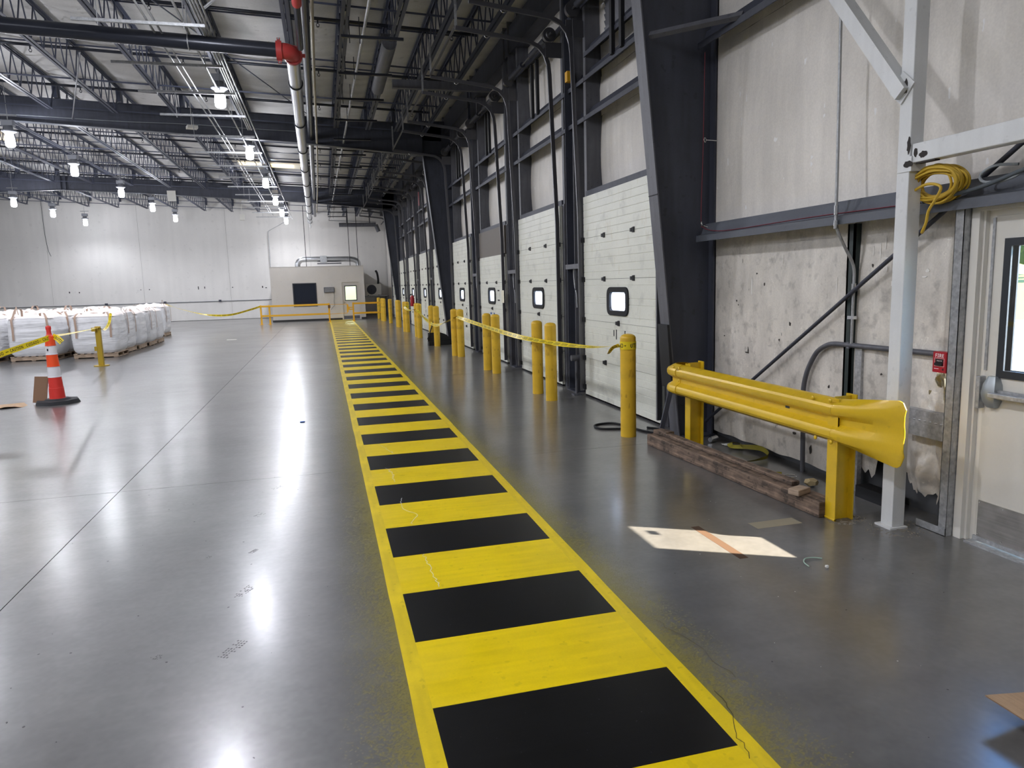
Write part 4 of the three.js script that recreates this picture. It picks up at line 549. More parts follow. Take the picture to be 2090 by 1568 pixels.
  solo('stub_rail', [prism([[3.89, 0.58], [3.95, 0.58], [3.95, 0.585], [3.895, 0.585], [3.895, 0.755], [3.95, 0.755], [3.95, 0.76], [3.89, 0.76]], -4.05, -3.61)].concat([...Array(9)].map((_, k) => new THREE.SphereGeometry(0.012, 6, 4).scale(0.3, 0.5, 1.2).translate(3.89, 0.69, -4.0 + k * 0.045))), M.galv, 'short horizontal galvanised channel between white post and metal stud', 'channel', null, STR);
  const crumple = (z0, z1, y0, y1, s) => sheet(26, 26, (u, v) => { const z = z0 + (z1 - z0) * u, y = y0 + (y1 - y0) * v, e = Math.min(u, 1 - u, v, 1 - v) * 4; return [3.985 - 0.07 * Math.min(1, e) * Math.abs(fbm((u + s) * 0.31, v * 0.17, 16, 3, 9) - 0.3) * 1.4, y + 0.02 * (vn(u * 9, v * 9 + s, 99, 4) - 0.5), z, u, v]; }, (u, v) => Math.hypot((u - 0.6) * 1.5, v - 0.5) > 0.36 + 0.22 * vn(u * 7, v * 7, 99, 6));
  solo('foil_patch', [crumple(-3.98, -3.62, 0.7, 1.12, 0)], M.foil, 'crumpled shiny foil facing below the fire alarm pull station', 'insulation', null, null, true);
  solo('drain_block', BB(3.86, 3.98, 0.0, 0.09, -4.45, -4.1), M.black, 'low black block at the foot of the wall behind the white post', 'block');
  // fire alarm pull station
  const f = thing('fire_alarm_pull', 'red fire alarm pull station lettered FIRE on the wall by the door', 'fire alarm', [3.83, 1.115, -3.69]);
  part('box', RB(0.055, 0.135, 0.105, 0.006), M.redDeep, f); part('back_box', B(0.07, 0.11, 0.09, 0.06, 0, 0), M.redDeep, f);
  const ft = canvasTex(256, 330, (c, W_, H_) => { c.fillStyle = '#b31f2d'; c.fillRect(0, 0, W_, H_); c.fillStyle = '#f4eeee'; c.font = 'bold 84px sans-serif'; c.textAlign = 'center'; c.fillText('FIRE', 128, 84); c.strokeStyle = '#f4eeee'; c.lineWidth = 5; c.strokeRect(34, 100, 188, 130); c.fillStyle = '#20181b'; c.beginPath(); c.moveTo(48, 110); c.lineTo(208, 110); c.lineTo(202, 210); c.quadraticCurveTo(128, 240, 54, 210); c.fill(); c.fillStyle = '#e8e2e2'; c.font = 'bold 26px sans-serif'; c.fillText('PULL IN', 128, 150); c.fillRect(62, 176, 132, 8); c.fillStyle = '#f4eeee'; c.fillRect(30, 268, 90, 8); c.fillStyle = '#2a1418'; c.beginPath(); c.arc(206, 278, 18, 0, 7); c.fill(); });
  const plate = new THREE.PlaneGeometry(0.1, 0.13).rotateY(-Math.PI / 2).translate(-0.0285, 0, 0); part('front_plate', plate, std(0xffffff, 0.45, 0, { map: ft }), f, true); part('handle', RB(0.014, 0.018, 0.06, 0.004, -0.033, -0.012, 0), M.black, f);
  // hose coil and cables over the door
  const coil = thing('hose_coil', 'coiled yellow air hose hung over the girt above the exit door', 'hose', [3.71, 2.225, -3.665]);
  for (let k = 0; k < 19; k++) { const a = 0.155 + rr(-0.035, 0.03), b = 0.098 + rr(-0.036, 0.016), ph = rr(-0.2, 0.2), pts = []; for (let i = 0; i < 12; i++) { const t = i / 12 * 6.283; pts.push([-0.03 - 0.03 * Math.sin(t * 1 + ph) + k * 0.005 - 0.035, b * Math.sin(t) + 0.18 * a * Math.cos(t) * 0.4 + rr(-0.006, 0.006), a * Math.cos(t + ph * 0.2)]); } part('loop', T(pts, 0.0078, 60, 7, true), M.hose, coil); }
  part('tail', T([[-0.08, -0.05, -0.16], [-0.085, -0.02, -0.1], [-0.09, -0.0, 0.0], [-0.09, -0.03, 0.09], [-0.085, -0.1, 0.05], [-0.08, -0.16, 0.0], [-0.075, -0.23, -0.02], [-0.07, -0.28, -0.05], [-0.03, -0.285, -0.09], [0.02, -0.26, -0.13]], 0.009, 70, 7), M.hose, coil);
  solo('grey_cable', T([[3.76, 2.27, -3.2], [3.73, 2.28, -3.32], [3.72, 2.24, -3.4], [3.72, 2.2, -3.38], [3.73, 2.19, -3.3], [3.73, 2.2, -3.2], [3.74, 2.24, -3.1], [3.74, 2.25, -2.8], [3.76, 2.22, -2.3]], 0.0085, 70, 7), M.cable, 'thin pale cable looped on the girt above the exit door', 'cable');
  solo('grey_cable', T([[3.72, 2.135, -3.8], [3.72, 2.15, -3.6], [3.725, 2.165, -3.45], [3.72, 2.19, -3.3], [3.73, 2.24, -3.1], [3.73, 2.26, -2.9], [3.74, 2.2, -2.4]], 0.013, 60, 8), M.cableGrey, 'thick dark grey cable resting on the girt above the exit door', 'cable');
}

// ------------------------------------------------------------------ exit door
{
  const d = new THREE.Group(); d.name = 'door_' + (DOORS.length + 1); d.position.set(3.86, 0, -2.95); scene.add(d); tag(d, 'cream steel exit door with black framed window and panic bar', 'door', null, STR);
  const z = (v) => v + 2.95;
  part('door_frame', [BB(-0.03, 0.0, 0, 2.045, z(-3.54), z(-3.485)), BB(0.0, 0.09, 0, 2.045, z(-3.54), z(-3.47)), BB(0.03, 0.09, 0, 2.01, z(-3.47), z(-3.435)), BB(-0.03, 0.09, 2.045, 2.1, z(-3.54), z(-2.38)), BB(0.03, 0.09, 2.01, 2.045, z(-3.47), z(-2.45)), BB(-0.03, 0.09, 0, 2.045, z(-2.45), z(-2.38))], M.frame, d);
  const [g0, g1, h0, h1] = [z(-3.3), z(-2.83), 1.1, 1.83];
  const leaf = part('door_leaf', [BB(0.02, 0.064, 0.025, h0, z(-3.43), z(-2.46)), BB(0.02, 0.064, h1, 2.008, z(-3.43), z(-2.46)), BB(0.02, 0.064, h0, h1, z(-3.43), g0), BB(0.02, 0.064, h0, h1, g1, z(-2.46))], M.doorLeaf, d);
  part('window_trim', [BB(0.008, 0.075, h0 - 0.045, h0, g0 - 0.045, g1 + 0.045), BB(0.008, 0.075, h1, h1 + 0.045, g0 - 0.045, g1 + 0.045), BB(0.008, 0.075, h0, h1, g0 - 0.045, g0), BB(0.008, 0.075, h0, h1, g1, g1 + 0.045)], M.winFrame, leaf);
  part('pane', BB(0.012, 0.018, h0 - 0.005, h1 + 0.005, g0 - 0.005, g1 + 0.005), M.glass, leaf);
  part('glass_sticker', BB(0.0185, 0.02, 1.655, 1.715, g0 + 0.08, g0 + 0.16), M.stain, leaf);
  part('kick_plate', BB(0.014, 0.02, 0.045, 0.275, z(-3.41), z(-2.48)), M.kick, leaf);
  part('screw', [-3.4, -3.24, -3.08, -2.92, -2.76].flatMap((q) => [0.262, 0.058].map((y) => new THREE.SphereGeometry(0.005, 6, 4).translate(0.013, y, z(q)))), M.chrome, leaf);
  part('door_sweep', BB(0.005, 0.02, 0.016, 0.044, z(-3.43), z(-2.46)), M.galv, leaf);
  part('threshold', [BB(-0.05, 0.2, 0, 0.012, z(-3.44), z(-2.45))], M.galv, d);
  part('edge_guard', BB(0.012, 0.02, 1.09, 2.0, z(-3.432), z(-3.415)), M.galv, leaf);
  const pb = part('panic_bar', [RB(0.035, 0.03, 0.86, 0.006, -0.05, 0.955, z(-2.9)), B(0.02, 0.055, 0.84, -0.005, 0.955, z(-2.9))], M.galv, leaf);
  part('latch_case', [loft([0, 0.2, 0.45, 0.75, 1].map((t, i) => { const w = [0.03, 0.05, 0.056, 0.05, 0.03][i], y = 0.87 + t * 0.19, dp = [0.035, 0.06, 0.07, 0.06, 0.035][i], c = z(-3.355); return [[0.02, y, c - w], [0.02 - dp * 0.8, y, c - w * 0.8], [0.02 - dp, y, c], [0.02 - dp * 0.8, y, c + w * 0.8], [0.02, y, c + w], [0.022, y, c]]; }), true, 0.7)], std(0x9aa0a3, 0.4, 0.5), pb);
  part('strike', RB(0.05, 0.2, 0.03, 0.006, 0.0, 0.955, z(-3.435)), M.galv, d);
}

// ------------------------------------------------------------------ litter behind the timber
{
  const can = thing('drink_can', 'crushed silver drink can lying behind the timber beam', 'can', [3.83, 0.033, -6.47]); can.rotation.set(0, 0.5, 0);
  part('body', [lathe([[0.024, -0.062], [0.032, -0.054], [0.033, 0], [0.031, 0.02], [0.032, 0.05], [0.026, 0.06]], 18).rotateX(Math.PI / 2).rotateY(Math.PI / 2)], M.chrome, can); part('lid', [new THREE.CylinderGeometry(0.025, 0.025, 0.004, 16).rotateZ(Math.PI / 2).translate(-0.06, 0, 0)], M.silver, can);
  const rib = (pts, w, m, label) => { const cv = new THREE.CatmullRomCurve3(pts.map((p) => V(...p))); return solo('ratchet_strap', sheet(70, 1, (u, v) => { const p = cv.getPointAt(u), d = cv.getTangentAt(u), s = V(0, 1, 0).cross(d).normalize(), a = 0.5 + 0.5 * Math.sin(u * 11); return [p.x + s.x * (v - 0.5) * w * a, p.y + (v - 0.5) * w * (1 - 0.6 * a) + 0.024, p.z + s.z * (v - 0.5) * w * a, u * 2, v]; }), m, label, 'strap', null, null, true); };
  rib([[3.86, 0.03, -6.0], [3.93, 0.02, -6.12], [3.9, 0.01, -6.25], [3.82, 0.01, -6.1], [3.9, 0.03, -5.95], [3.95, 0.04, -5.8], [3.9, 0.02, -5.62], [3.72, 0.01, -5.55], [3.55, 0.01, -5.52], [3.46, 0.0, -5.4], [3.46, 0.0, -5.25], [3.55, 0.0, -5.14], [3.66, 0.0, -5.08]], 0.05, M.strapGreen, 'olive yellow ratchet strap tangled on the floor behind the timber');
  solo('strap_hook', [T([[3.66, 0.02, -5.08], [3.7, 0.03, -5.05], [3.75, 0.025, -5.03], [3.74, 0.015, -5.0], [3.69, 0.012, -5.02]], 0.006, 24, 6)], M.chrome, 'bent steel hook at the end of the ratchet strap', 'hook');
  const scrap = (x, z, s, l) => solo('plastic_scrap', [sheet(5, 5, (u, v) => [x + (u - 0.5) * s, 0.006 + 0.03 * s * 8 * vn(u * 5 + x * 7, v * 5 + z * 3, 99, 3) * 0.4, z + (v - 0.5) * s, u, v])], std(0xd8dad8, 0.3, 0, { side: THREE.DoubleSide }), l, 'scrap', 'litter behind the timber', null, true);
  scrap(3.88, -6.28, 0.1, 'crumpled clear plastic scrap near the drink can'); scrap(3.5, -5.42, 0.03, 'small white scrap beside the bend of the ratchet strap'); scrap(3.42, -4.98, 0.035, 'small white scrap below the ratchet strap hook'); scrap(3.55, -4.95, 0.05, 'folded white scrap right of the ratchet strap hook'); scrap(3.23, -6.1, 0.08, 'grey plastic scrap lying on the timber beam');
  solo('curled_wire', T([[2.65, 0.006, -3.4], [2.66, 0.008, -3.46], [2.7, 0.01, -3.5], [2.76, 0.008, -3.5], [2.8, 0.005, -3.48]], 0.0035, 24, 5), std(0xa9c3b0, 0.4), 'thin curled pale wire on the floor right of the sun patch', 'wire');
  solo('gravel_bit', new THREE.DodecahedronGeometry(0.012, 0).translate(2.74, 0.009, -3.36), M.offwhite, 'tiny white chip on the floor near the curled wire', 'scrap');
  solo('foam_chunk', new THREE.DodecahedronGeometry(0.05, 0).scale(1.2, 0.7, 1.1).translate(3.72, 0.035, -4.78), std(0x9b8a66, 0.95), 'tan foam chunk on the floor behind the near guardrail post', 'scrap');
  solo('floor_hose', T([[3.5, 0.012, -7.35], [3.62, 0.012, -7.15], [3.5, 0.012, -7.0], [3.38, 0.012, -7.2], [3.3, 0.012, -7.6], [3.2, 0.012, -7.75], [3.0, 0.012, -7.7], [2.98, 0.012, -7.5], [3.2, 0.012, -7.4]], 0.012, 70, 6), M.rubber, 'thin black hose lying on the floor behind the nearest bollard', 'hose');
  solo('prop_bar', bar([3.34, 0.02, -6.72], [3.5, 0.52, -6.78], 0.05, 0.02), M.steel, 'dark steel bar leaning at the foot of the nearest tapered column', 'bar');
  solo('hand_chain_post', [C([3.6, 0.0, -9.98], [3.6, 0.55, -9.98], 0.02, 0.02, 10), C([3.52, 0.56, -9.98], [3.66, 0.56, -9.98], 0.045, 0.045, 14), B(0.12, 0.02, 0.12, 3.6, 0.01, -9.98)], M.steelLight, 'short steel stand with a grey roller beside the nearest dock door', 'stand');
  solo('yellow_lock_box', [B(0.1, 0.14, 0.1, 3.64, 4.62, -10.2)], M.rail, 'small yellow box high up between the two nearest dock doors', 'box');
}

// ------------------------------------------------------------------ far things along the dock
{
  const s = thing('dock_plate', 'black dock plate with rounded side and lift handle on the floor', 'dock plate', [3.1, 0, -20.12]); s.rotation.y = 0.2;
  part('side_plate', prism([[-0.32, 0], [0.42, 0], [0.42, 0.06], [0.34, 0.2], [0.22, 0.3], [0.05, 0.36], [-0.3, 0.36]], -0.02, 0.0), M.black, s); part('front_plate', BB(-0.32, 0.42, 0.0, 0.12, 0.0, 0.1), M.black, s); part('handle', C([-0.34, 0.18, 0.05], [-0.1, 0.78, 0.05], 0.018, 0.018, 8), M.black, s);
  const e = thing('fire_extinguisher', 'red fire extinguisher with white label hung by a far dock door', 'extinguisher', [3.5, 0.86, -29.2]);
  part('cylinder', [lathe([[0.001, 0], [0.085, 0.01], [0.09, 0.04], [0.09, 0.33], [0.07, 0.39], [0.03, 0.42], [0.03, 0.45]], 18)], M.redDeep, e); part('label', [new THREE.CylinderGeometry(0.0915, 0.0915, 0.14, 18, 1, true, 2.6, 2.6).translate(0, 0.2, 0)], M.offwhite, e); part('valve', [B(0.12, 0.03, 0.03, -0.02, 0.47, 0), B(0.1, 0.02, 0.03, -0.03, 0.5, 0, 0, 0, 0.3)], M.black, e); part('nozzle_hose', T([[-0.05, 0.46, 0], [-0.12, 0.42, 0], [-0.12, 0.25, 0.03], [-0.1, 0.1, 0.04]], 0.012, 20, 6), M.black, e);
  solo('red_banner', B(0.012, 0.5, 0.24, 3.68, 4.9, -27.2), std(0x7a1526, 0.6), 'dark red panel high on the wall above a far dock door', 'panel');
}

// ------------------------------------------------------------------ bulk bags on pallets
{
  const bagGeo = (sd) => { const rings = [], n = 44, H0 = 1.0; for (let j = 0; j <= 16; j++) { const t = j / 16, y = t * H0; const b = 0.57 + 0.03 * Math.sin(Math.PI * Math.min(1, t * 1.05)) - (t < 0.08 ? 0.05 * (1 - t / 0.08) : 0) - (t > 0.93 ? 0.03 * (t - 0.93) / 0.07 : 0); const r = []; for (let i = 0; i < n; i++) { const a = i / n * 6.283, c = Math.cos(a), s = Math.sin(a), e = 0.27; const k = b * (1 + 0.018 * (vn(i * 0.5 + sd * 7, j * 2.3, 999, 3) - 0.5) + 0.012 * Math.sin(y * 70 + vn(i * 0.3, sd, 99, 2) * 9) * (t > 0.1 && t < 0.9 ? 1 : 0)); r.push([Math.sign(c) * Math.pow(Math.abs(c), e) * k, y + 0.02 * (vn(i * 0.7, sd * 3, 999, 5) - 0.5) * t, Math.sign(s) * Math.pow(Math.abs(s), e) * k]); } rings.push(r); } return loft(rings, false, 1.2); };
  const topGeo = (sd) => sheet(16, 16, (u, v) => { const x = (u - 0.5) * 1.14, z = (v - 0.5) * 1.14, e = Math.min(u, 1 - u, v, 1 - v); return [x * (e < 0.03 ? 0.97 : 1), 0.985 + 0.17 * fbm(u * 0.4 + sd * 0.13, v * 0.4, 16, 3, sd + 5) * Math.min(1, e * 7) + (e > 0.3 ? 0.03 : 0), z * (e < 0.03 ? 0.97 : 1), u, v]; });
  const ribbonPath = (pts, w) => { const cv = new THREE.CatmullRomCurve3(pts.map((p) => V(...p)), false, 'catmullrom', 0.3); return (nx, nz) => sheet(22, 1, (u, v) => { const p = cv.getPointAt(u); return [p.x + nx * (v - 0.5) * w, p.y, p.z + nz * (v - 0.5) * w, u, v]; }); };
  const protos = [1, 2, 3].map((sd) => { seed = sd * 991; const o = new THREE.Group(); const body = part('body', bagGeo(sd), M.bag, o); part('top_cover', topGeo(sd), M.bagTop, o, true);
    part('spout', [sheet(18, 3, (u, v) => { const a = u * 6.283; return [0.02 + (0.2 + 0.05 * v) * Math.cos(a) * (1 + 0.2 * Math.sin(a * 3 + sd)), 1.02 + v * 0.06 + 0.025 * Math.sin(a * 4 + sd), 0.05 + (0.17 + 0.06 * v) * Math.sin(a), u, v]; })], M.bagTop, o, true);
    for (const [sx, sz] of [[-1, 1], [1, 1], [-1, -1], [1, -1]]) { const x = sx * (0.42 + rr(-0.03, 0.03)), zf = sz * 0.615, h = rnd() > 0.82 ? rr(0.16, 0.26) : rr(0.01, 0.1), l = rr(-0.12, 0.12), st = part('lift_strap', ribbonPath([[x, 0.42, zf], [x + 0.01, 0.7, zf + sz * 0.004], [x, 0.96, zf - sz * 0.01], [x - sx * 0.03, 1.04, zf - sz * 0.06], [x - sx * 0.08 + l * 0.3, 1.04 + h, zf - sz * 0.12], [x - sx * 0.16 + l, 1.04 + h * 0.9, zf - sz * 0.16], [x - sx * 0.2, 1.03, zf - sz * 0.2]], 0.055)(1, 0.05), M.strap, o, true); st.castShadow = true; }
    return o; });
  const deck = merge(RB(1.1, 0.018, 0.095, 0.003)), str = merge(RB(1.08, 0.085, 0.04, 0.004));
  const makePallet = () => { const o = new THREE.Group(); for (let k = 0; k < 7; k++) { const m = part('deck_board', deck, M.woodPale, o, 'raw'); m.position.set(-0.5 + k / 6 * 1.0, 0.121, 0); m.rotation.y = Math.PI / 2; } for (const z of [-0.52, 0, 0.52]) { const m = part('stringer', str, M.woodPale, o, 'raw'); m.position.set(0, 0.0675, z); } for (const x of [-0.48, 0, 0.48]) { const m = part('bottom_board', deck, M.woodPale, o, 'raw'); m.position.set(x, 0.0125, 0); m.rotation.y = Math.PI / 2; } return o; };
  const pal = makePallet();
  seed = 4242; const spots = []; const colX = [-6.07, -7.5, -8.85, -10.2, -11.5], rowZ = [-21.92, -23.2, -24.45, -25.7, -26.95];
  colX.forEach((x, c) => rowZ.forEach((z, r) => { if (c === 4 && r < 2) return; spots.push([x + rr(-0.05, 0.05), z, c, r]); }));
  spots.push([-6.6, -30.9, 0, 6], [-7.6, -28.3, 1, 5], [-8.95, -28.3, 2, 5], [-10.3, -28.3, 3, 5], [-11.6, -28.3, 4, 5]);
  spots.forEach(([x, z, c, r], i) => {
    const who = r === 6 ? 'standing apart nearest the far wall' : `in ${ORD[r]} row from camera, ${ORD[c]} column from walkway`, ry = rr(-0.05, 0.05);
    const b = protos[i % 3].clone(); b.name = numbered('bulk_bag'); b.position.set(x, 0.131, z); b.rotation.y = ry + (r ? Math.PI / 2 * (i % 2) : 0); const q = rr(0.965, 0.995); b.scale.set(q, rr(0.97, 1.04), q); scene.add(b); tag(b, `white bulk bag with tan straps, ${who}`, 'bulk bag', 'bulk bags on pallets');
    const p = pal.clone(); p.name = numbered('wood_pallet'); p.position.set(x, 0, z); p.rotation.y = ry + (r === 0 ? 0 : Math.PI / 2); scene.add(p); tag(p, `wood pallet under the bulk bag ${who}`, 'pallet', 'pallets under the bulk bags');
  });
}

// ------------------------------------------------------------------ office booth at the far end
{
  const o = thing('office_booth', 'grey drywall office booth with dark window and door at the far end', 'office', [0, 0, -39.2], null, STR), H0 = 2.83;
  const wx0 = -1.5, wx1 = -0.33, wy0 = 0.78, wy1 = 1.97, dx0 = 1.0, dx1 = 1.87, dy = 1.98;
  part('front_wall', [BB(-2.6, wx0, 0.08, H0, -0.12, 0), BB(wx0, wx1, 0.08, wy0, -0.12, 0), BB(wx0, wx1, wy1, H0, -0.12, 0), BB(wx1, dx0, 0.08, H0, -0.12, 0), BB(dx0, dx1, dy, H0, -0.12, 0), BB(dx1, 2.17, 0.08, H0, -0.12, 0)], M.office, o);
  part('side_wall', BB(-2.6, -2.48, 0, H0, -6.5, -0.12), M.office, o); part('side_wall', BB(2.05, 2.17, 0, H0, -6.5, -0.12), M.office, o); part('roof', BB(-2.6, 2.17, H0 - 0.01, H0 + 0.02, -6.5, 0), M.office, o);
  part('base_trim', [BB(-2.62, dx0 - 0.06, 0, 0.1, -0.12, 0.015), BB(dx1 + 0.06, 2.19, 0, 0.1, -0.12, 0.015), BB(2.17, 2.19, 0, 0.1, -6.5, 0)], M.stain, o);
  const w = part('window_frame', [BB(wx0 - 0.02, wx1 + 0.02, wy0 - 0.02, wy0 + 0.03, -0.08, 0.012), BB(wx0 - 0.02, wx1 + 0.02, wy1 - 0.03, wy1 + 0.02, -0.08, 0.012), BB(wx0 - 0.02, wx0 + 0.03, wy0 + 0.03, wy1 - 0.03, -0.08, 0.012), BB(wx1 - 0.03, wx1 + 0.02, wy0 + 0.03, wy1 - 0.03, -0.08, 0.012)], M.winFrame, o); part('pane', BB(wx0, wx1, wy0, wy1, -0.05, -0.04), M.darkGlass, w);
  part('door_frame', [BB(dx0 - 0.06, dx0, 0, dy, -0.12, 0.02), BB(dx1, dx1 + 0.06, 0, dy, -0.12, 0.02), BB(dx0 - 0.06, dx1 + 0.06, dy, dy + 0.06, -0.12, 0.02)], M.office, o);
  const l = part('door_leaf', [BB(dx0, dx1, 0.02, 1.03, -0.06, -0.02), BB(dx0, dx1, 1.77, dy, -0.06, -0.02), BB(dx0, 1.15, 1.03, 1.77, -0.06, -0.02), BB(1.73, dx1, 1.03, 1.77, -0.06, -0.02)], M.office, o);
  part('window_trim', [BB(1.12, 1.76, 1.0, 1.04, -0.065, 0.0), BB(1.12, 1.76, 1.76, 1.8, -0.065, 0.0), BB(1.12, 1.16, 1.04, 1.76, -0.065, 0.0), BB(1.72, 1.76, 1.04, 1.76, -0.065, 0.0)], M.winFrame, l); part('pane', BB(1.14, 1.74, 1.02, 1.78, -0.045, -0.04), new THREE.MeshPhysicalMaterial({ color: 0xf4fbf0, transmission: 1, roughness: 0.5, thickness: 0 }), l); part('kick_plate', BB(1.02, 1.85, 0.03, 0.2, -0.02, -0.014), M.steelLight, l); part('handle', [B(0.12, 0.03, 0.05, 1.1, 0.9, 0.0), B(0.05, 0.14, 0.01, 1.06, 0.92, -0.014)], M.chrome, l);
  part('threshold', BB(dx0 - 0.05, dx1 + 0.05, 0, 0.02, -0.12, 0.08), M.galv, o);
  part('cable_cover', BB(0.03, 0.05, 1.2, 1.44, 0, 0.01), M.offwhite, o);
  const cl = thing('office_ceiling_light', 'bright ceiling light inside the office seen through the door window', 'lamp', [1.2, 2.7, -41.2]); part('panel', B(0.9, 0.03, 0.9, 0, 0, 0), new THREE.MeshStandardMaterial({ color: 0xffffff, emissive: 0xfbfff2, emissiveIntensity: 3 }), cl); const pl = new THREE.PointLight(0xfafff0, 26, 0, 2); pl.position.set(0, -0.3, 0); pl.castShadow = true; pl.shadow.radius = 6; pl.name = 'office_light'; cl.add(pl);
  const b = thing('insect_light_box', 'small metal box with a dangling cord on the office wall', 'wall box', [0.325, 1.6, -39.15]); part('case', [RB(0.54, 0.28, 0.09, 0.01)], M.steelLight, b); part('front_grille', [...Array(6)].map((_, k) => B(0.46, 0.012, 0.01, 0, -0.09 + k * 0.036, 0.048)), M.galv, b); part('cord', T([[0.22, -0.14, 0.0], [0.25, -0.3, 0.0], [0.22, -0.6, 0.02], [0.24, -0.75, 0.0], [0.22, -0.85, 0.0], [0.1, -0.95, 0.02], [0.05, -1.05, 0.05]], 0.008, 40, 5), M.cableGrey, b);
  const du = thing('flex_duct', 'silver foil flexible duct lying on the office roof', 'duct', [0, 2.85, -41.3]); part('tube', T([[-1.25, -0.05, 0], [-1.24, 0.2, 0], [-1.1, 0.38, 0], [-0.85, 0.44, 0], [-0.2, 0.44, 0], [0.6, 0.43, 0], [1.5, 0.42, 0], [1.85, 0.36, 0], [2.0, 0.22, 0], [2.02, 0.0, 0]], 0.15, 90, 16), M.duct, du);
  part('rib', [...Array(26)].map((_, k) => new THREE.TorusGeometry(0.153, 0.008, 5, 18).rotateY(Math.PI / 2).translate(-0.85 + k * 0.098, 0.438, 0)), M.duct, du); part('junction_box', [RB(0.36, 0.36, 0.34, 0.01, 0.15, 0.44, 0.05)], M.galv, du); part('support_tray', B(1.3, 0.06, 0.3, 0.45, 0.2, 0.05), M.steelLight, du);
  [[-0.78, 'left'], [1.56, 'middle'], [2.01, 'right']].forEach(([x, n]) => solo('hanging_rod', C([x, 2.85, -41.1], [x, roofY(x) - 0.7, -41.1], 0.018, 0.018, 6), M.black, `black hanging rod above the office roof, ${n} of three`, 'rod', 'rods above the office'));
  const ac = thing('air_conditioner', 'outdoor air conditioner unit on a shelf right of the office', 'air conditioner', [2.82, 1.2, -42]); part('case', RB(0.86, 0.64, 0.32, 0.02, 0, 0.34, 0), M.offwhite, ac); part('fan_grille', [new THREE.CylinderGeometry(0.27, 0.27, 0.02, 28).rotateX(Math.PI / 2).translate(-0.1, 0.34, 0.16)], M.steel, ac); part('grille_ring', [0.08, 0.15, 0.22, 0.27].map((r) => new THREE.TorusGeometry(r, 0.006, 5, 24).translate(-0.1, 0.34, 0.175)), M.steelLight, ac); for (const x of [-0.3, 0.3]) part('foot', B(0.06, 0.03, 0.36, x, 0.01, 0), M.black, ac); part('insulated_hose', T([[0.28, 0.62, 0.1], [0.3, 0.9, 0.1], [0.26, 1.25, 0.1], [0.18, 1.42, 0.08]], 0.06, 24, 10), M.rubber, ac);
  const sh = thing('equipment_shelf', 'steel shelf with dark bracket holding the air conditioner', 'shelf', [2.9, 1.17, -42]); part('shelf_plate', B(1.4, 0.035, 0.6, 0, 0, 0), M.galv, sh); part('bracket', [bar([-0.65, -0.02, 0.25], [-0.65, -0.55, -0.2], 0.05, 0.05), bar([0.6, -0.02, 0.25], [0.6, -1.17, 0.2], 0.05, 0.05), bar([-0.65, -0.02, 0.25], [-0.65, -1.17, 0.25], 0.05, 0.05)], M.steel, sh);
  // yellow railings
  const rl = thing('safety_railing', 'yellow two-rail safety railing left of the walkway end', 'railing', [0, 0, -37.05]); for (const x of [-3.0, -2.6, 0.25]) { part('post', RB(0.08, 0.95, 0.08, 0.005, x, 0.475, 0), M.rail, rl); part('foot_plate', B(0.2, 0.012, 0.2, x, 0.006, 0), M.rail, rl); } for (const y of [0.89, 0.42]) part('rail', RB(3.3, 0.09, 0.05, 0.005, -1.375, y, 0.05), M.rail, rl);
  const rr_ = thing('safety_railing', 'yellow two-rail safety railing right of the walkway end', 'railing', [0, 0, -37.05]); for (const x of [1.44]) { part('post', RB(0.08, 0.95, 0.08, 0.005, x, 0.475, 0), M.rail, rr_); part('foot_plate', B(0.2, 0.012, 0.2, x, 0.006, 0), M.rail, rr_); } for (const y of [0.89, 0.4]) part('rail', RB(1.42, 0.09, 0.05, 0.005, 2.13, y, 0.05), M.rail, rr_);
  const gt = thing('swing_gate', 'small yellow swing gate across the walkway before the office door', 'gate', [0, 0, -37.02]); part('hinge_plate', [RB(0.06, 0.4, 0.06, 0.005, 1.17, 0.66, 0), RB(0.06, 0.16, 0.08, 0.005, 1.23, 0.66, 0), B(0.2, 0.05, 0.04, 1.32, 0.7, 0), B(0.2, 0.05, 0.04, 1.32, 0.6, 0)], M.rail, gt); part('bar', [C([0.28, 0.88, 0], [1.15, 0.86, 0], 0.012, 0.012, 6), C([0.28, 0.4, 0], [1.15, 0.42, 0], 0.012, 0.012, 6), C([1.13, 0.4, 0], [1.13, 0.9, 0], 0.012, 0.012, 6)], M.rail, gt); part('latch_box', B(0.12, 0.14, 0.1, 0.26, 0.78, 0.06), std(0x6b4a1c, 0.7), gt);
  // things on the far wall
  solo('far_wall_conduit', [T([[-1.95, 5.7, -45.55], [-2.4, 5.45, -45.55], [-2.86, 5.2, -45.55], [-2.93, 5.05, -45.55], [-2.94, 4, -45.55], [-2.95, 2.8, -45.55]], 0.022, 50, 6, false, 0.3)], M.galv, 'thin bent conduit on the far wall left of the office', 'conduit');
  [[-15.62, 1], [-12.06, 2], [-8.96, 3], [-5.95, 4]].forEach(([x, k]) => solo('wall_outlet_box', RB(0.14, 0.12, 0.1, 0.01, x, 1.13, -45.6), M.steel, `small grey outlet box on the far wall rail, ${ORD[k - 1]} from the left`, 'outlet', 'far wall outlets'));
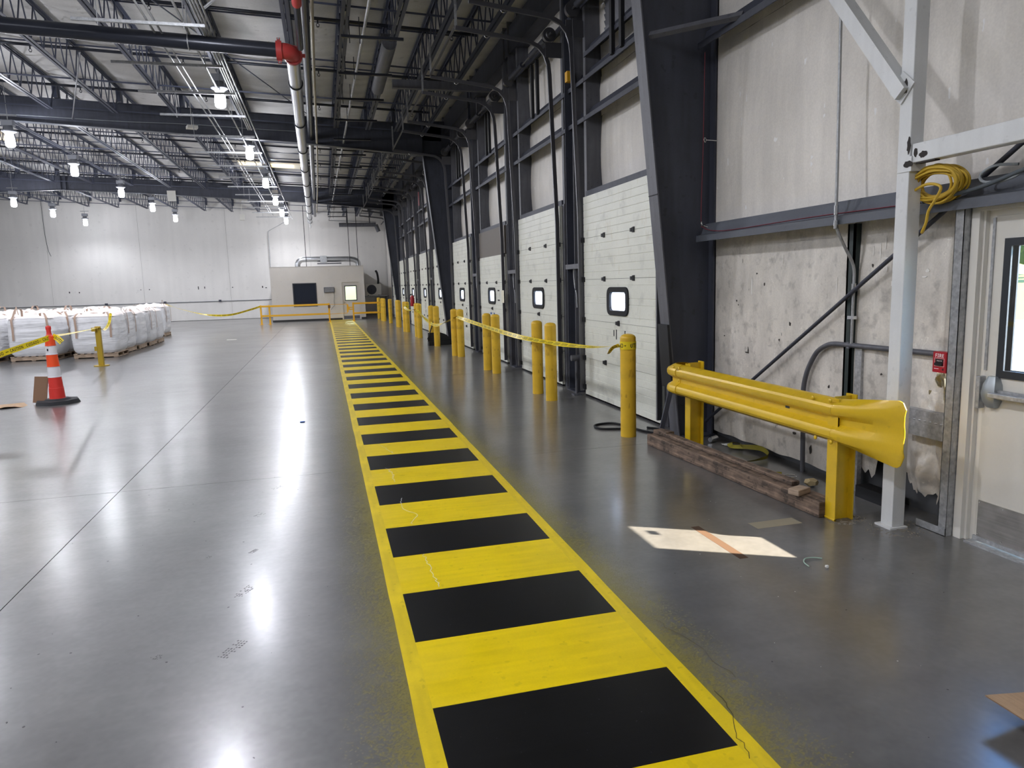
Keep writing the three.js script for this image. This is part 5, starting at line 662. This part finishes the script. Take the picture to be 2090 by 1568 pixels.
  solo('dangling_wire', T([[-14.8, 7.3, -45.69], [-14.8, 5.9, -45.69], [-14.78, 5.0, -45.69], [-14.7, 4.2, -45.69], [-14.6, 3.9, -45.69]], 0.012, 24, 5), M.cableGrey, 'dark wire dangling against the far wall at upper left', 'wire');
  solo('heater_duct', [RB(2.1, 0.22, 0.25, 0.02, 2.2, 5.3, -43.2), C([3.25, 5.3, -43.2], [3.4, 4.9, -43.2], 0.12, 0.12, 12), B(0.06, 0.9, 0.06, 1.6, 5.8, -43.2), B(0.06, 0.9, 0.06, 2.9, 5.8, -43.2)], M.steelLight, 'grey horizontal heater duct hung above the office corner', 'duct');
  solo('hanging_sign', [B(0.36, 0.46, 0.02, -6.3, 6.0, -35.59)], M.offwhite, 'small white placard hanging on the farthest rafter', 'sign');
  solo('exit_sign_box', [RB(0.25, 0.3, 0.12, 0.01, -3.9, 5.55, -41), C([-3.9, 5.6, -41], [-3.9, 6.98, -41], 0.01, 0.01, 5)], M.offwhite, 'small white box hung near the far wall between the lamp rows', 'box');
}

// ------------------------------------------------------------------ outside, seen through the door window
{
  const g = solo('ground', [BB(4.2, 23, -0.3, -0.1, -60, 30)], M.concreteOut, 'pale sunlit concrete yard outside the exit door', 'ground', null, STR);
  solo('grass_bank', [sheet(20, 20, (u, v) => [23 + u * 60, -0.1 + u * 2.2 + 0.3 * vn(u * 9, v * 30, 99, 3), -90 + v * 130, u * 9, v * 9])], M.grass, 'yellow green grass bank beyond the yard', 'grass', null, 'stuff', true);
  seed = 77; for (let k = 0; k < 12; k++) { const z = -75 + k * 8, h = rr(5, 8), bl = []; for (let j = 0; j < 22; j++) { bl.push(new THREE.IcosahedronGeometry(rr(0.7, 1.4), 1).translate(rr(-1.8, 1.8), rr(0.3, 1) * h * 0.8, rr(-2, 2))); } const t = thing('tree', `leafy tree beyond the yard, ${ORD[k]} from the far end`, 'tree', [52 + rr(-2, 2), 1.0, z], 'trees outside'); part('crown', bl, M.leaf, t); part('trunk', C([0, 0, 0], [0, h * 0.5, 0], 0.2, 0.14, 8), M.woodOld, t); }
}
renderer.render(scene, camera);
